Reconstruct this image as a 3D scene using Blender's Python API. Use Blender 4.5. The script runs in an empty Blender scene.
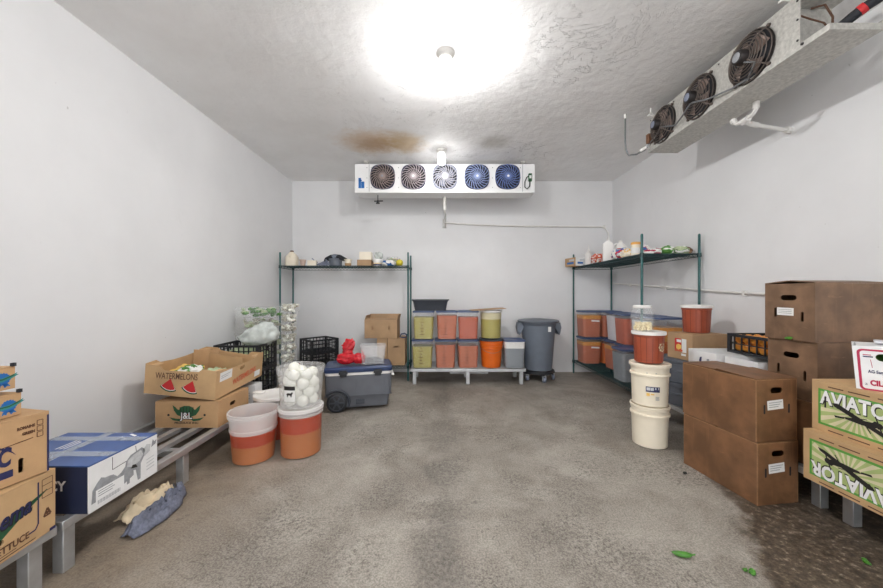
LAMP_E, WORLD_E, EXPO = 670, 4.2, 0.07
import bpy, bmesh, math, random
from mathutils import Vector, Matrix, noise
random.seed(11)
S = bpy.context.scene
COL = S.collection
PI = math.pi
R = math.radians

# ------------------------------------------------------------------ materials
def srgb(r, g, b):
    f = lambda c: (c / 12.92) if c <= .04045 else ((c + .055) / 1.055) ** 2.4
    return (f(r / 255), f(g / 255), f(b / 255))

class NT:
    def __init__(s, name):
        s.m = bpy.data.materials.new(name); s.m.use_nodes = True
        s.t = s.m.node_tree; s.t.nodes.clear()
        s.out = s.n('ShaderNodeOutputMaterial')
        s.p = s.n('ShaderNodeBsdfPrincipled')
        s.t.links.new(s.p.outputs[0], s.out.inputs[0])
    def n(s, ty, **kw):
        x = s.t.nodes.new(ty)
        for k, v in kw.items(): setattr(x, k, v)
        return x
    def l(s, a, b): s.t.links.new(a, b)
    def coord(s, kind='Object', scale=(1, 1, 1)):
        c = s.n('ShaderNodeTexCoord'); mp = s.n('ShaderNodeMapping')
        mp.inputs['Scale'].default_value = scale
        s.l(c.outputs[kind], mp.inputs['Vector']); return mp.outputs[0]
    def noise(s, vec, scale, detail=4, rough=.55, dist=0):
        x = s.n('ShaderNodeTexNoise'); x.inputs['Scale'].default_value = scale
        x.inputs['Detail'].default_value = detail; x.inputs['Roughness'].default_value = rough
        x.inputs['Distortion'].default_value = dist
        s.l(vec, x.inputs['Vector']); return x.outputs['Fac']
    def ramp(s, fac, stops):
        x = s.n('ShaderNodeValToRGB'); e = x.color_ramp.elements
        e[0].position, e[1].position = stops[0][0], stops[-1][0]
        e[0].color = (*stops[0][1], 1); e[1].color = (*stops[-1][1], 1)
        for p, c in stops[1:-1]:
            k = e.new(p); k.color = (*c, 1)
        s.l(fac, x.inputs[0]); return x.outputs[0]
    def mix(s, fac, a, b, mode='MIX'):
        x = s.n('ShaderNodeMix', data_type='RGBA', blend_type=mode)
        for i, v in ((0, fac), (6, a), (7, b)):
            if hasattr(v, 'is_linked'): s.l(v, x.inputs[i])
            elif i == 0: x.inputs[0].default_value = v
            else: x.inputs[i].default_value = (*v, 1)
        return x.outputs[2]
    def math(s, op, a, b=None, c=None, clamp=False):
        x = s.n('ShaderNodeMath', operation=op, use_clamp=clamp)
        for i, v in enumerate((a, b, c)):
            if v is None: continue
            if hasattr(v, 'is_linked'): s.l(v, x.inputs[i])
            else: x.inputs[i].default_value = v
        return x.outputs[0]
    def smooth(s, v, lo, hi):
        x = s.n('ShaderNodeMapRange', interpolation_type='SMOOTHSTEP')
        x.inputs[1].default_value = lo; x.inputs[2].default_value = hi
        s.l(v, x.inputs[0]); return x.outputs[0]
    def bump(s, h, strength=.3, dist=.01):
        x = s.n('ShaderNodeBump'); x.inputs['Strength'].default_value = strength
        x.inputs['Distance'].default_value = dist
        s.l(h, x.inputs['Height']); s.l(x.outputs[0], s.p.inputs['Normal'])
    def col(s, c):
        if hasattr(c, 'is_linked'): s.l(c, s.p.inputs['Base Color'])
        else: s.p.inputs['Base Color'].default_value = (*c, 1)
    def set(s, rough=.5, metal=0, spec=.5, alpha=1):
        s.p.inputs['Roughness'].default_value = rough; s.p.inputs['Metallic'].default_value = metal
        s.p.inputs['Specular IOR Level'].default_value = spec; s.p.inputs['Alpha'].default_value = alpha

def sc(c, k): return tuple(min(1, v * k) for v in c)

def plain(name, c, rough=.5, metal=0, var=.08, scale=9, alpha=1, spec=.5, bump=0, bscale=60):
    """surface with slight uneven colour"""
    n = NT(name); v = n.coord()
    f = n.noise(v, scale)
    n.col(n.ramp(f, [(.25, sc(c, 1 - var)), (.75, sc(c, 1 + var))]))
    if bump: n.bump(n.noise(v, bscale), bump, .004)
    n.set(rough, metal, spec, alpha)
    return n.m

def cardboard(name, c, dark=.12, stain=0.0, rough=.75):
    n = NT(name); v = n.coord()
    f = n.noise(v, 5, 5); fine = n.noise(n.coord(scale=(40, 40, 4)), 6, 3)
    a = n.ramp(f, [(.38, sc(c, 1 - dark)), (.62, sc(c, 1 + dark * .6))])
    a = n.mix(n.math('MULTIPLY', fine, .25), a, sc(c, .75))
    if stain:
        s2 = n.smooth(n.noise(v, 3.2, 6, .65, .6), .5, .72)
        a = n.mix(n.math('MULTIPLY', s2, stain), a, sc(c, .42))
        s3 = n.smooth(n.noise(n.coord(scale=(1.2, 1.2, 5)), 7, 6, .7), .60, .78)
        a = n.mix(n.math('MULTIPLY', s3, stain * .6), a, sc(c, 2.1))
        s4 = n.smooth(n.noise(n.coord(scale=(9, 9, .5)), 2.4, 7, .7), .54, .66)
        a = n.mix(n.math('MULTIPLY', s4, stain * .4), a, sc(c, 1.5))
        s5 = n.smooth(n.noise(v, 38, 6, .75), .58, .68)
        a = n.mix(n.math('MULTIPLY', s5, stain * .35), a, sc(c, .5))
    n.col(a); n.bump(fine, .08, .002); n.set(rough)
    return n.m

MAT = {}
def build_materials():
    C = srgb
    m = MAT
    m['card'] = cardboard('kraft_cardboard', C(188, 151, 110))
    m['card_light'] = cardboard('light_cardboard', C(197, 162, 119))
    m['card_tan'] = cardboard('tan_cardboard', C(178, 145, 110))
    m['wax'] = cardboard('waxed_cardboard', C(124, 88, 60), .35, .75, .42)
    m['wax_grey'] = cardboard('worn_waxed_cardboard', C(128, 99, 76), .35, .75, .45)
    m['card_in'] = cardboard('inner_cardboard', C(160, 124, 86))
    m['white_card'] = plain('white_carton_paint', C(232, 232, 232), .5)
    m['navy_card'] = plain('navy_carton_paint', C(32, 40, 66), .45)
    m['blue_card'] = plain('blue_carton_paint', C(58, 88, 146), .4, var=.15)
    m['ink_navy'] = plain('navy_ink', C(40, 42, 84), .6)
    m['ink_black'] = plain('black_ink', C(30, 28, 27), .6)
    m['ink_grey'] = plain('grey_ink', C(150, 152, 156), .6, var=.25, scale=50)
    m['ink_lightgrey'] = plain('pale_grey_ink', C(196, 198, 200), .6, var=.2, scale=60)
    m['ink_red'] = plain('red_ink', C(196, 40, 44), .6)
    m['ink_orange'] = plain('orange_red_ink', C(200, 92, 60), .6)
    m['ink_brown'] = plain('brown_ink', C(96, 64, 44), .6)
    m['ink_crimson'] = plain('crimson_ink', C(178, 40, 76), .6)
    m['ink_green'] = plain('green_ink', C(36, 84, 52), .6)
    m['ink_brightgreen'] = plain('bright_green_ink', C(88, 156, 64), .6)
    m['ink_paleolive'] = plain('pale_olive_ink', C(170, 186, 120), .6)
    m['ink_cream'] = plain('cream_ink', C(214, 206, 170), .6)
    m['ink_blue'] = plain('blue_ink', C(32, 100, 170), .6)
    m['ink_teal'] = plain('teal_ink', C(50, 130, 130), .6)
    m['ink_white'] = plain('white_ink', C(238, 238, 238), .6, var=.03)
    m['ink_yellow'] = plain('yellow_ink', C(232, 190, 96), .6)
    m['paper'] = plain('white_paper_label', C(228, 228, 226), .6, var=.04)
    m['tape'] = plain('clear_packing_tape', C(190, 200, 216), .2, alpha=.45)
    m['alu'] = plain('aluminium', C(196, 198, 200), .42, .75, .12, 14, bump=.05)
    m['galv'] = plain('spotted_galvanised_steel', C(190, 188, 182), .5, .35, .25, 45, bump=.05)
    m['post'] = plain('green_epoxy_post', C(24, 84, 84), .35, 0, .15, 20)
    m['wire'] = plain('green_epoxy_wire', C(26, 58, 60), .4, 0, .2, 20)
    m['black_pl'] = plain('black_plastic', C(32, 34, 38), .45, 0, .15)
    m['dark_pl'] = plain('charcoal_plastic', C(58, 62, 70), .5, 0, .1)
    m['grey_pl'] = plain('grey_plastic', C(98, 104, 114), .5, 0, .08)
    m['slate_pl'] = plain('slate_plastic', C(108, 116, 128), .5, 0, .08)
    m['cool_grey'] = plain('cooler_grey_plastic', C(94, 97, 104), .5, 0, .1, bump=.05)
    m['navy_lid'] = plain('navy_plastic_lid', C(44, 60, 96), .4, 0, .1)
    m['blue_lid'] = plain('blue_plastic_lid', C(66, 82, 118), .4, 0, .12)
    m['white_pl'] = plain('white_plastic', C(236, 234, 230), .4, 0, .03)
    m['cream_pl'] = plain('cream_plastic', C(238, 228, 208), .4, 0, .04)
    m['clear'] = plain('clear_plastic', C(232, 236, 240), .12, alpha=.08, var=.03)
    m['frost'] = plain('frosted_plastic', C(236, 236, 236), .35, alpha=.22, var=.03)
    m['wet'] = plain('thin_clear_wall', C(236, 236, 236), .3, alpha=.04, var=.02)
    m['frost_empty'] = plain('milky_empty_wall', C(232, 230, 228), .35, alpha=.45, var=.03)
    m['worn_edge'] = plain('worn_carton_edge', srgb(150, 114, 82), .6, 0, .3, 30)
    m['frost_thick'] = plain('milky_plastic', C(236, 234, 232), .35, alpha=.82, var=.03)
    m['salmon'] = plain('salmon_sauce', C(186, 104, 70), .4, var=.1)
    m['brick'] = plain('brick_red_sauce', C(182, 88, 58), .4, var=.1)
    m['olive'] = plain('olive_green_sauce', C(172, 162, 90), .4, var=.06)
    m['amber'] = plain('amber_oil_layer', C(214, 146, 56), .3, var=.1)
    m['orange_sauce'] = plain('orange_sauce', C(206, 104, 40), .4, var=.1)
    m['tan_sauce'] = plain('tan_orange_sauce', C(174, 104, 56), .4, var=.06)
    m['red_sauce'] = plain('red_orange_sauce', C(168, 60, 26), .4, var=.07)
    m['ash'] = plain('grey_liquid', C(132, 138, 144), .4, var=.15, scale=18)
    m['milk'] = plain('milky_liquid', C(216, 216, 222), .4, var=.04)
    m['orange_pl'] = plain('orange_plastic', C(222, 104, 30), .35, 0, .08)
    m['terra'] = plain('terracotta_plastic', C(154, 74, 50), .4, 0, .12)
    m['terra_dark'] = plain('dark_terracotta_groove', C(104, 46, 34), .5)
    m['onion'] = plain('peeled_onion', C(238, 238, 228), .35, 0, .05)
    m['garlic'] = plain('peeled_garlic', C(238, 222, 176), .4, 0, .08)
    m['redbag'] = plain('red_plastic_film', C(190, 36, 46), .25, 0, .25, 30, bump=.4, bscale=40)
    m['film'] = plain('cloudy_plastic_film', C(206, 212, 208), .2, 0, .2, 18, alpha=.8, bump=.5, bscale=30)
    m['leaf'] = plain('green_leaf', C(74, 130, 48), .4, 0, .3, 25)
    m['palegreen'] = plain('pale_green_produce', C(176, 188, 150), .5, 0, .35, 45)
    m['speck'] = plain('speckled_white_produce', C(176, 172, 156), .5, 0, .55, 60)
    m['orange'] = plain('orange_peel', C(226, 150, 56), .4, 0, .12, 30, bump=.1, bscale=200)
    m['yellow'] = plain('yellow_melon_skin', C(206, 190, 50), .4, 0, .15, 14)
    m['rust'] = plain('rusty_brown_metal', C(120, 84, 62), .6, .3, .25)
    m['pvc'] = plain('white_pvc', C(226, 224, 220), .4)
    m['conduit'] = plain('grey_conduit', C(128, 130, 132), .4, .6, .1)
    m['rubber'] = plain('black_foam_insulation', C(34, 36, 42), .7)
    m['house'] = plain('white_enamel_housing', C(234, 234, 234), .4, 0, .03)
    m['fan_brown'] = plain('dusty_brown_guard_lamp_tint', C(150, 134, 130), .65, 0, .15)  # guard tints differ fan by fan, lamp reflections put into the colour
    m['fan_mauve'] = plain('dusty_mauve_guard_lamp_tint', C(184, 172, 176), .65, 0, .15)
    m['fan_white'] = plain('pale_grey_guard_lamp_tint', C(186, 184, 192), .65, 0, .1)
    m['fan_blue'] = plain('blue_guard_lamp_tint', C(150, 166, 208), .65, 0, .12)
    m['fan_navy'] = plain('navy_guard_lamp_tint', C(104, 124, 178), .65, 0, .12)
    m['mount_navy'] = plain('slate_navy_plastic', C(44, 48, 76), .5)
    m['mount_grey'] = plain('grey_fan_plate', C(124, 130, 148), .5)
    m['guard_grey'] = plain('dusty_grey_guard_wire', C(92, 82, 76), .5, .2, .2)
    m['shell'] = plain('cloudy_pack_plastic', C(236, 238, 238), .2, alpha=.15, var=.05)
    m['dark_metal'] = plain('dark_fan_metal', C(50, 46, 46), .5, .4, .2)
    m['blade'] = plain('dusty_fan_blade', C(150, 132, 124), .5, .3, .25)
    m['brass_cap'] = plain('orange_lid_plastic', C(226, 168, 80), .4)
    m['cream_cloth'] = plain('cream_cloth_weave', C(214, 196, 166), .9, 0, .18, 16, bump=.3, bscale=120)
    m['blue_cloth'] = plain('blue_grey_cloth_weave', C(108, 112, 128), .9, 0, .35, 60, bump=.4, bscale=140)
    m['pink'] = plain('pale_pink_plastic', C(206, 180, 166), .5)
    m['band_black'] = plain('black_fabric', C(36, 38, 44), .8)
    n = NT('lit_lamp_glass'); n.p.inputs['Emission Color'].default_value = (1, .995, .985, 1)
    n.p.inputs['Emission Strength'].default_value = LAMP_E; n.col((.9, .9, .9)); m['lamp'] = n.m
    n = NT('bright_lamp_glass'); n.p.inputs['Emission Color'].default_value = (1, .995, .985, 1)
    n.p.inputs['Emission Strength'].default_value = LAMP_E * 1.7; n.col((.9, .9, .9)); m['lamp_bright'] = n.m
    n = NT('dim_lamp_glass'); n.p.inputs['Emission Color'].default_value = (1, .995, .985, 1)
    n.p.inputs['Emission Strength'].default_value = LAMP_E * .2; n.col((.9, .9, .9)); m['lamp_dim'] = n.m
    n = NT('glowing_jar_glass'); n.p.inputs['Emission Color'].default_value = (1, .99, .97, 1)
    n.p.inputs['Emission Strength'].default_value = 1.3; n.col((.9, .9, .9)); m['jar_glass'] = n.m

# ------------------------------------------------------------------ geometry
def rrect(w, d, r, n=4):
    pts = []
    r = min(r, w / 2 - 1e-4, d / 2 - 1e-4)
    for cx, cy, a0 in ((w/2-r, d/2-r, 0), (-w/2+r, d/2-r, 90), (-w/2+r, -d/2+r, 180), (w/2-r, -d/2+r, 270)):
        for k in range(n + 1):
            a = R(a0 + 90 * k / n)
            pts.append((cx + r * math.cos(a), cy + r * math.sin(a)))
    return pts
def circ(r, n=28, sx=1, sy=1):
    return [(r * sx * math.cos(2*PI*k/n), r * sy * math.sin(2*PI*k/n)) for k in range(n)]
def stadium(u, v, w, h, n=6):
    r = min(w, h) / 2
    return [(x + u, y + v) for x, y in rrect(w, h, r - 1e-4, n)]
def T(x=0, y=0, z=0): return Matrix.Translation((x, y, z))
def RZ(a): return Matrix.Rotation(R(a), 4, 'Z')
def RX(a): return Matrix.Rotation(R(a), 4, 'X')
def RY(a): return Matrix.Rotation(R(a), 4, 'Y')
def basis(x, y, z, o):
    m = Matrix.Identity(4)
    for i, c in enumerate((x, y, z, o)):
        for j in range(3): m[j][i] = c[j]
    return m
def face(fc, L, W, H=0):
    if fc == 'front': return basis((1,0,0), (0,0,1), (0,-1,0), (0,-W/2,0))
    if fc == 'back':  return basis((-1,0,0), (0,0,1), (0,1,0), (0,W/2,0))
    if fc == 'right': return basis((0,1,0), (0,0,1), (1,0,0), (L/2,0,0))
    if fc == 'left':  return basis((0,-1,0), (0,0,1), (-1,0,0), (-L/2,0,0))
    return basis((1,0,0), (0,1,0), (0,0,1), (0,0,H))

class G:
    """collects shapes, then links them as one mesh object"""
    def __init__(s): s.bm = bmesh.new()
    def f(s, vs, mi=0):
        try: x = s.bm.faces.new(vs); x.material_index = mi; return x
        except ValueError: return None
    def box(s, x0, x1, y0, y1, z0, z1, mi=0, M=None):
        v = [s.bm.verts.new((x, y, z)) for z in (z0, z1) for x, y in ((x0,y0),(x1,y0),(x1,y1),(x0,y1))]
        for q in ((3,2,1,0),(4,5,6,7),(0,1,5,4),(1,2,6,5),(2,3,7,6),(3,0,4,7)): s.f([v[i] for i in q], mi)
        if M: bmesh.ops.transform(s.bm, matrix=M, verts=v)
        return v
    def loft(s, secs, mi=0, caps=(True, True), M=None, mis=None):
        """secs: list of (points2d, z) rings"""
        rings = []
        for pts, z in secs:
            rings.append([s.bm.verts.new((x, y, z)) for x, y in pts])
        for k in range(len(rings) - 1):
            a, b = rings[k], rings[k+1]; n = len(a)
            for i in range(n):
                s.f([a[i], a[(i+1) % n], b[(i+1) % n], b[i]], mis[k] if mis else mi)
        if caps[0]: s.f(list(reversed(rings[0])), mis[0] if mis else mi)
        if caps[1]: s.f(rings[-1], mis[-1] if mis else mi)
        allv = [v for r in rings for v in r]
        if M: bmesh.ops.transform(s.bm, matrix=M, verts=allv)
        return allv
    def lathe(s, prof, n=28, mi=0, M=None, caps=(True, True), sx=1, sy=1, mis=None):
        return s.loft([(circ(max(r, 1e-4), n, sx, sy), z) for r, z in prof], mi, caps, M, mis)
    def cyl(s, p0, p1, r, n=12, mi=0, r1=None):
        p0, p1 = Vector(p0), Vector(p1); d = p1 - p0
        M = T(*p0) @ d.to_track_quat('Z', 'Y').to_matrix().to_4x4()
        return s.lathe([(r, 0), (r if r1 is None else r1, d.length)], n, mi, M)
    def tube(s, pts, r, n=8, mi=0, closed=False):
        pts = [Vector(p) for p in pts]; m = len(pts); rings = []
        up = None
        for i, p in enumerate(pts):
            if closed: t = (pts[(i+1) % m] - pts[i-1])
            else: t = pts[min(i+1, m-1)] - pts[max(i-1, 0)]
            t.normalize()
            if up is None:
                up = Vector((0,0,1)) if abs(t.z) < .9 else Vector((1,0,0))
            a = (up - t * up.dot(t))
            if a.length < 1e-5: a = t.orthogonal()
            a.normalize(); b = t.cross(a); up = a
            rr = r[i] if isinstance(r, (list, tuple)) else r
            rings.append([s.bm.verts.new(p + a * rr * math.cos(2*PI*k/n) + b * rr * math.sin(2*PI*k/n)) for k in range(n)])
        for i in range(m if closed else m - 1):
            a, b = rings[i], rings[(i+1) % m]
            for k in range(n): s.f([a[k], a[(k+1) % n], b[(k+1) % n], b[k]], mi)
        if not closed:
            s.f(list(reversed(rings[0])), mi); s.f(rings[-1], mi)
    def panel(s, outline, holes=(), t=.006, M=None, mi=0, fn=None, z=0):
        b = bmesh.new(); edges = []
        for loop in [outline] + list(holes):
            vs = [b.verts.new((x, y, z)) for x, y in loop]
            for i in range(len(vs)): edges.append(b.edges.new((vs[i], vs[(i+1) % len(vs)])))
        bmesh.ops.triangle_fill(b, use_beauty=True, use_dissolve=False, edges=edges, normal=(0, 0, 1))
        for f in b.faces:
            if f.normal.z < 0: f.normal_flip()
        if t:
            r = bmesh.ops.extrude_face_region(b, geom=list(b.faces))
            ex = [g for g in r['geom'] if isinstance(g, bmesh.types.BMVert)]
            bmesh.ops.translate(b, verts=ex, vec=(0, 0, -t))
            bmesh.ops.recalc_face_normals(b, faces=b.faces)
        s._merge(b, M, mi, fn)
    def _merge(s, b, M, mi, fn):
        if fn:
            for v in b.verts: v.co = Vector(fn(v.co))
        if M: bmesh.ops.transform(b, matrix=M, verts=b.verts)
        for f in b.faces: f.material_index = mi
        me = bpy.data.meshes.new('tmp'); b.to_mesh(me); b.free()
        s.bm.from_mesh(me); bpy.data.meshes.remove(me)
    def text(s, body, size, M, mi=0, bold=0, shear=0, ax='CENTER', fn=None, sx=1, z=.0012):
        cu = bpy.data.curves.new('t', 'FONT'); cu.body = body; cu.size = size; cu.align_x = ax; cu.align_y = 'CENTER'
        cu.offset = bold; cu.shear = shear; cu.resolution_u = 3; cu.fill_mode = 'FRONT'
        o = bpy.data.objects.new('t', cu)
        me = bpy.data.meshes.new_from_object(o)
        b = bmesh.new(); b.from_mesh(me)
        for v in b.verts: v.co = (v.co.x * sx, v.co.y, z)
        for f in b.faces:
            if f.normal.z < 0: f.normal_flip()
        bpy.data.objects.remove(o); bpy.data.curves.remove(cu); bpy.data.meshes.remove(me)
        s._merge(b, M, mi, fn)
    def flat(s, pts, M=None, mi=0, z=.001, fn=None): s.panel(pts, (), 0, M, mi, fn, z)
    def rect(s, u0, u1, v0, v1, M=None, mi=0, z=.001): s.flat([(u0,v0),(u1,v0),(u1,v1),(u0,v1)], M, mi, z)
    def line(s, p, q, w, M=None, mi=0, z=.001):
        p, q = Vector(p), Vector(q); d = (q - p).normalized(); n = Vector((-d.y, d.x)) * w / 2
        s.flat([tuple(p - n), tuple(q - n), tuple(q + n), tuple(p + n)], M, mi, z)
    def arc(s, r, z0, z1, a0, a1, mi=0, n=10, r1=None, cx=0, cy=0):
        """curved patch on a round wall (angles in degrees)"""
        r1 = r if r1 is None else r1
        lo = [s.bm.verts.new((cx + r*math.cos(R(a0+(a1-a0)*k/n)), cy + r*math.sin(R(a0+(a1-a0)*k/n)), z0)) for k in range(n+1)]
        hi = [s.bm.verts.new((cx + r1*math.cos(R(a0+(a1-a0)*k/n)), cy + r1*math.sin(R(a0+(a1-a0)*k/n)), z1)) for k in range(n+1)]
        for k in range(n): s.f([lo[k], lo[k+1], hi[k+1], hi[k]], mi)
    def blob(s, c, rad, amp=.15, freq=3, sub=3, mi=0, seed=0, fn=None, flat=None):
        b = bmesh.new(); bmesh.ops.create_icosphere(b, subdivisions=sub, radius=1)
        for v in b.verts:
            k = 1 + amp * noise.noise(v.co * freq + Vector((seed * 7.3, seed * 1.7, 0)))
            v.co = Vector((v.co.x * rad[0] * k, v.co.y * rad[1] * k, v.co.z * rad[2] * k))
            if fn: v.co = Vector(fn(v.co))
            if flat is not None and v.co.z < flat: v.co.z = flat
        s._merge(b, T(*c), mi, None)
    def done(s, name, mats, parent=None, smooth=35, recalc=True, bevel=0):
        bm = s.bm
        if recalc: bmesh.ops.recalc_face_normals(bm, faces=bm.faces)
        me = bpy.data.meshes.new(name); bm.to_mesh(me); bm.free()
        for m in (mats if isinstance(mats, (list, tuple)) else [mats]): me.materials.append(MAT[m] if isinstance(m, str) else m)
        if smooth:
            me.shade_smooth(); me.set_sharp_from_angle(angle=R(smooth))
        o = bpy.data.objects.new(name, me); COL.objects.link(o)
        if parent: o.parent = parent
        if bevel:
            b = o.modifiers.new('bevel', 'BEVEL'); b.width = bevel; b.segments = 2; b.limit_method = 'ANGLE'
        return o

def tag(o, label, cat, group=None):
    o['label'] = label; o['category'] = cat
    if group: o['group'] = group
    return o
def thing(name, label, cat, loc=(0,0,0), rot=0, group=None):
    o = bpy.data.objects.new(name, None); COL.objects.link(o)
    o.location = loc; o.rotation_euler = (0, 0, R(rot)); o.empty_display_size = .05
    return tag(o, label, cat, group)
def struct(o):
    o['kind'] = 'structure'; return o
def copy_tree(o, parent=None):
    c = o.copy(); COL.objects.link(c); c.parent = parent
    for ch in list(o.children): copy_tree(ch, c)
    return c
def by_corner(P, rot, lx, ly):
    a = R(rot)
    return (P[0] - (lx * math.cos(a) - ly * math.sin(a)), P[1] - (lx * math.sin(a) + ly * math.cos(a)), P[2])
# ------------------------------------------------------------------ builders
def carton(name, label, cat, loc, rot, L, W, H, mat='card', top='closed', holes=None, group=None, t=.006,
           facemat=None, rims=None, inner='card_in', flapmat=None, flap_tilt=(1.2, .6), flaps=None, gap=.006):
    """corrugated carton: one body mesh, its top flaps as children"""
    root = thing(name, label, cat, loc, rot, group)
    holes = holes or {}; rims = rims or {}; facemat = facemat or {}
    mats = [mat]
    def mi(m):
        if m not in mats: mats.append(m)
        return mats.index(m)
    g = G()
    for fc, span in (('front', L), ('back', L), ('left', W - 2*t - .0004), ('right', W - 2*t - .0004)):
        h = span / 2
        outl = rims[fc] if fc in rims else [(h, H), (-h, H)]
        outl = [(-h, 0), (h, 0)] + outl
        hs = [stadium(*q) for q in holes.get(fc, [])]
        g.panel(outl, hs, t, face(fc, L, W), mi(facemat.get(fc, mat)))
    g.box(-L/2 + t, L/2 - t, -W/2 + t, W/2 - t, 0, t, mi(inner))
    body = g.done('body', mats, root)
    fm = flapmat or mat
    if top == 'closed':
        for sgn, tilt in ((-1, flap_tilt[0]), (1, flap_tilt[1])):
            f = G(); w = W/2 - gap/2
            f.box(-L/2, L/2, 0, w, 0, t, 0)
            o = f.done('flap', fm, root)
            if sgn < 0:
                o.location = (0, -W/2, H + .0005); o.rotation_euler = (R(tilt), 0, 0)
            else:
                o.location = (0, W/2, H + .0005); o.rotation_euler = (R(tilt), 0, PI)
    elif top == 'open':
        for fc, ang, ln in (flaps or (('front', 20, W*.4), ('back', 60, W*.4), ('left', 60, W*.35), ('right', 50, W*.35))):
            M = face(fc, L, W); span = (L if fc in ('front', 'back') else W) - .012
            f = G(); f.box(-span/2, span/2, 0, ln, -t, 0, 0)
            o = f.done('flap', fm, root)
            o.matrix_local = M @ T(0, H, 0) @ Matrix.Rotation(R(ang), 4, 'X')
    return root

def prints(root, mats, name='print'):
    g = G(); g.root = root; g.mats = mats; g.nm = name
    def end(): return g.done(g.nm, g.mats, g.root, smooth=0, recalc=False)
    g.end = end
    return g

def dunnage(label, loc, rot, L, W, H, slats=4, legs=(0.02, .5, .98), inset=.03, group=None, cross=True):
    root = thing('dunnage_rack', label, 'rack', loc, rot, group)
    g = G(); b = .045; hb = .04
    for y in (-W/2, W/2 - b): g.box(-L/2, L/2, y, y + b, H - hb, H)
    for x in (-L/2, L/2 - b): g.box(x, x + b, -W/2 + b, W/2 - b, H - hb, H)
    g.done('frame', 'alu', root, bevel=.003)
    g = G()
    for i in range(slats):
        y = -W/2 + b + (W - 2*b) * (i + 1) / (slats + 1)
        g.box(-L/2 + b, L/2 - b, y - .024, y + .024, H - .028, H - .001)
    g.done('deck', 'alu', root)
    g = G()
    for k in legs[1:-1]:
        x = -L/2 + L * k; g.box(x - .025, x + .025, -W/2 + b, W/2 - b, H - .065, H - .03)
    g.done('crossbar', 'alu', root)
    for k in legs:
        x = -L/2 + .025 + (L - .05) * k
        for y in (-W/2 + inset + .025, W/2 - inset - .025):
            g = G(); g.box(x - .025, x + .025, y - .025, y + .025, 0, H - hb - .0005)
            g.done('leg', 'alu', root, bevel=.003)
    return root

def wire_rack(label, loc, rot, L, W, H, levels, group=None):
    root = thing('wire_shelving_unit', label, 'shelving', loc, rot, group)
    for sx in (-1, 1):
        for sy in (-1, 1):
            g = G(); x, y = sx * (L/2 - .013), sy * (W/2 - .013)
            g.lathe([(.010, 0), (.010, .02), (.0165, .022), (.0125, .026), (.0125, H - .012), (.009, H - .004), (.003, H)], 12, 0, T(x, y, 0))
            k = .1
            while k < H - .1:
                g.lathe([(.0125, k), (.0129, k + .001), (.0129, k + .003), (.0125, k + .004)], 12, 0, T(x, y, 0), (False, False)); k += .05
            g.done('post', 'post', root)
    me = None
    for z in levels:
        if me is None:
            g = G(); a, b = L/2 - .02, W/2 - .02
            for dz, r in ((0, .0045), (-.032, .0035)):
                for y in (-b, b): g.tube([(-a, y, dz), (a, y, dz)], r, 6)
                for x in (-a, a): g.tube([(x, -b, dz), (x, b, dz)], r, 6)
            def zig(p, q, n):
                p, q = Vector(p), Vector(q); pts = []
                for i in range(n * 2 + 1):
                    v = p.lerp(q, i / (2*n)); v.z = -.002 if i % 2 else -.030; pts.append(v)
                g.tube(pts, .0022, 5)
            n = int(L / .05); m = int(W / .05)
            for y in (-b, b): zig((-a, y, 0), (a, y, 0), n)
            for x in (-a, a): zig((x, -b, 0), (x, b, 0), m)
            n = int(L / .026)
            for i in range(1, n):
                x = -a + 2*a*i/n; g.tube([(x, -b, .002), (x, b, .002)], .0026, 5)
            for i in range(1, 4):
                y = -b + 2*b*i/4; g.tube([(-a, y, -.004), (a, y, -.004)], .0035, 6)
            for sx in (-1, 1):
                for sy in (-1, 1):
                    g.lathe([(.018, -.034), (.021, -.03), (.019, .006), (.017, .008)], 12, 0, T(sx*(L/2-.013), sy*(W/2-.013), 0))
            o = g.done('shelf', 'wire', root); me = o.data
        else:
            o = bpy.data.objects.new('shelf', me); COL.objects.link(o); o.parent = root
        o.location = (0, 0, z)
    return root

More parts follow.
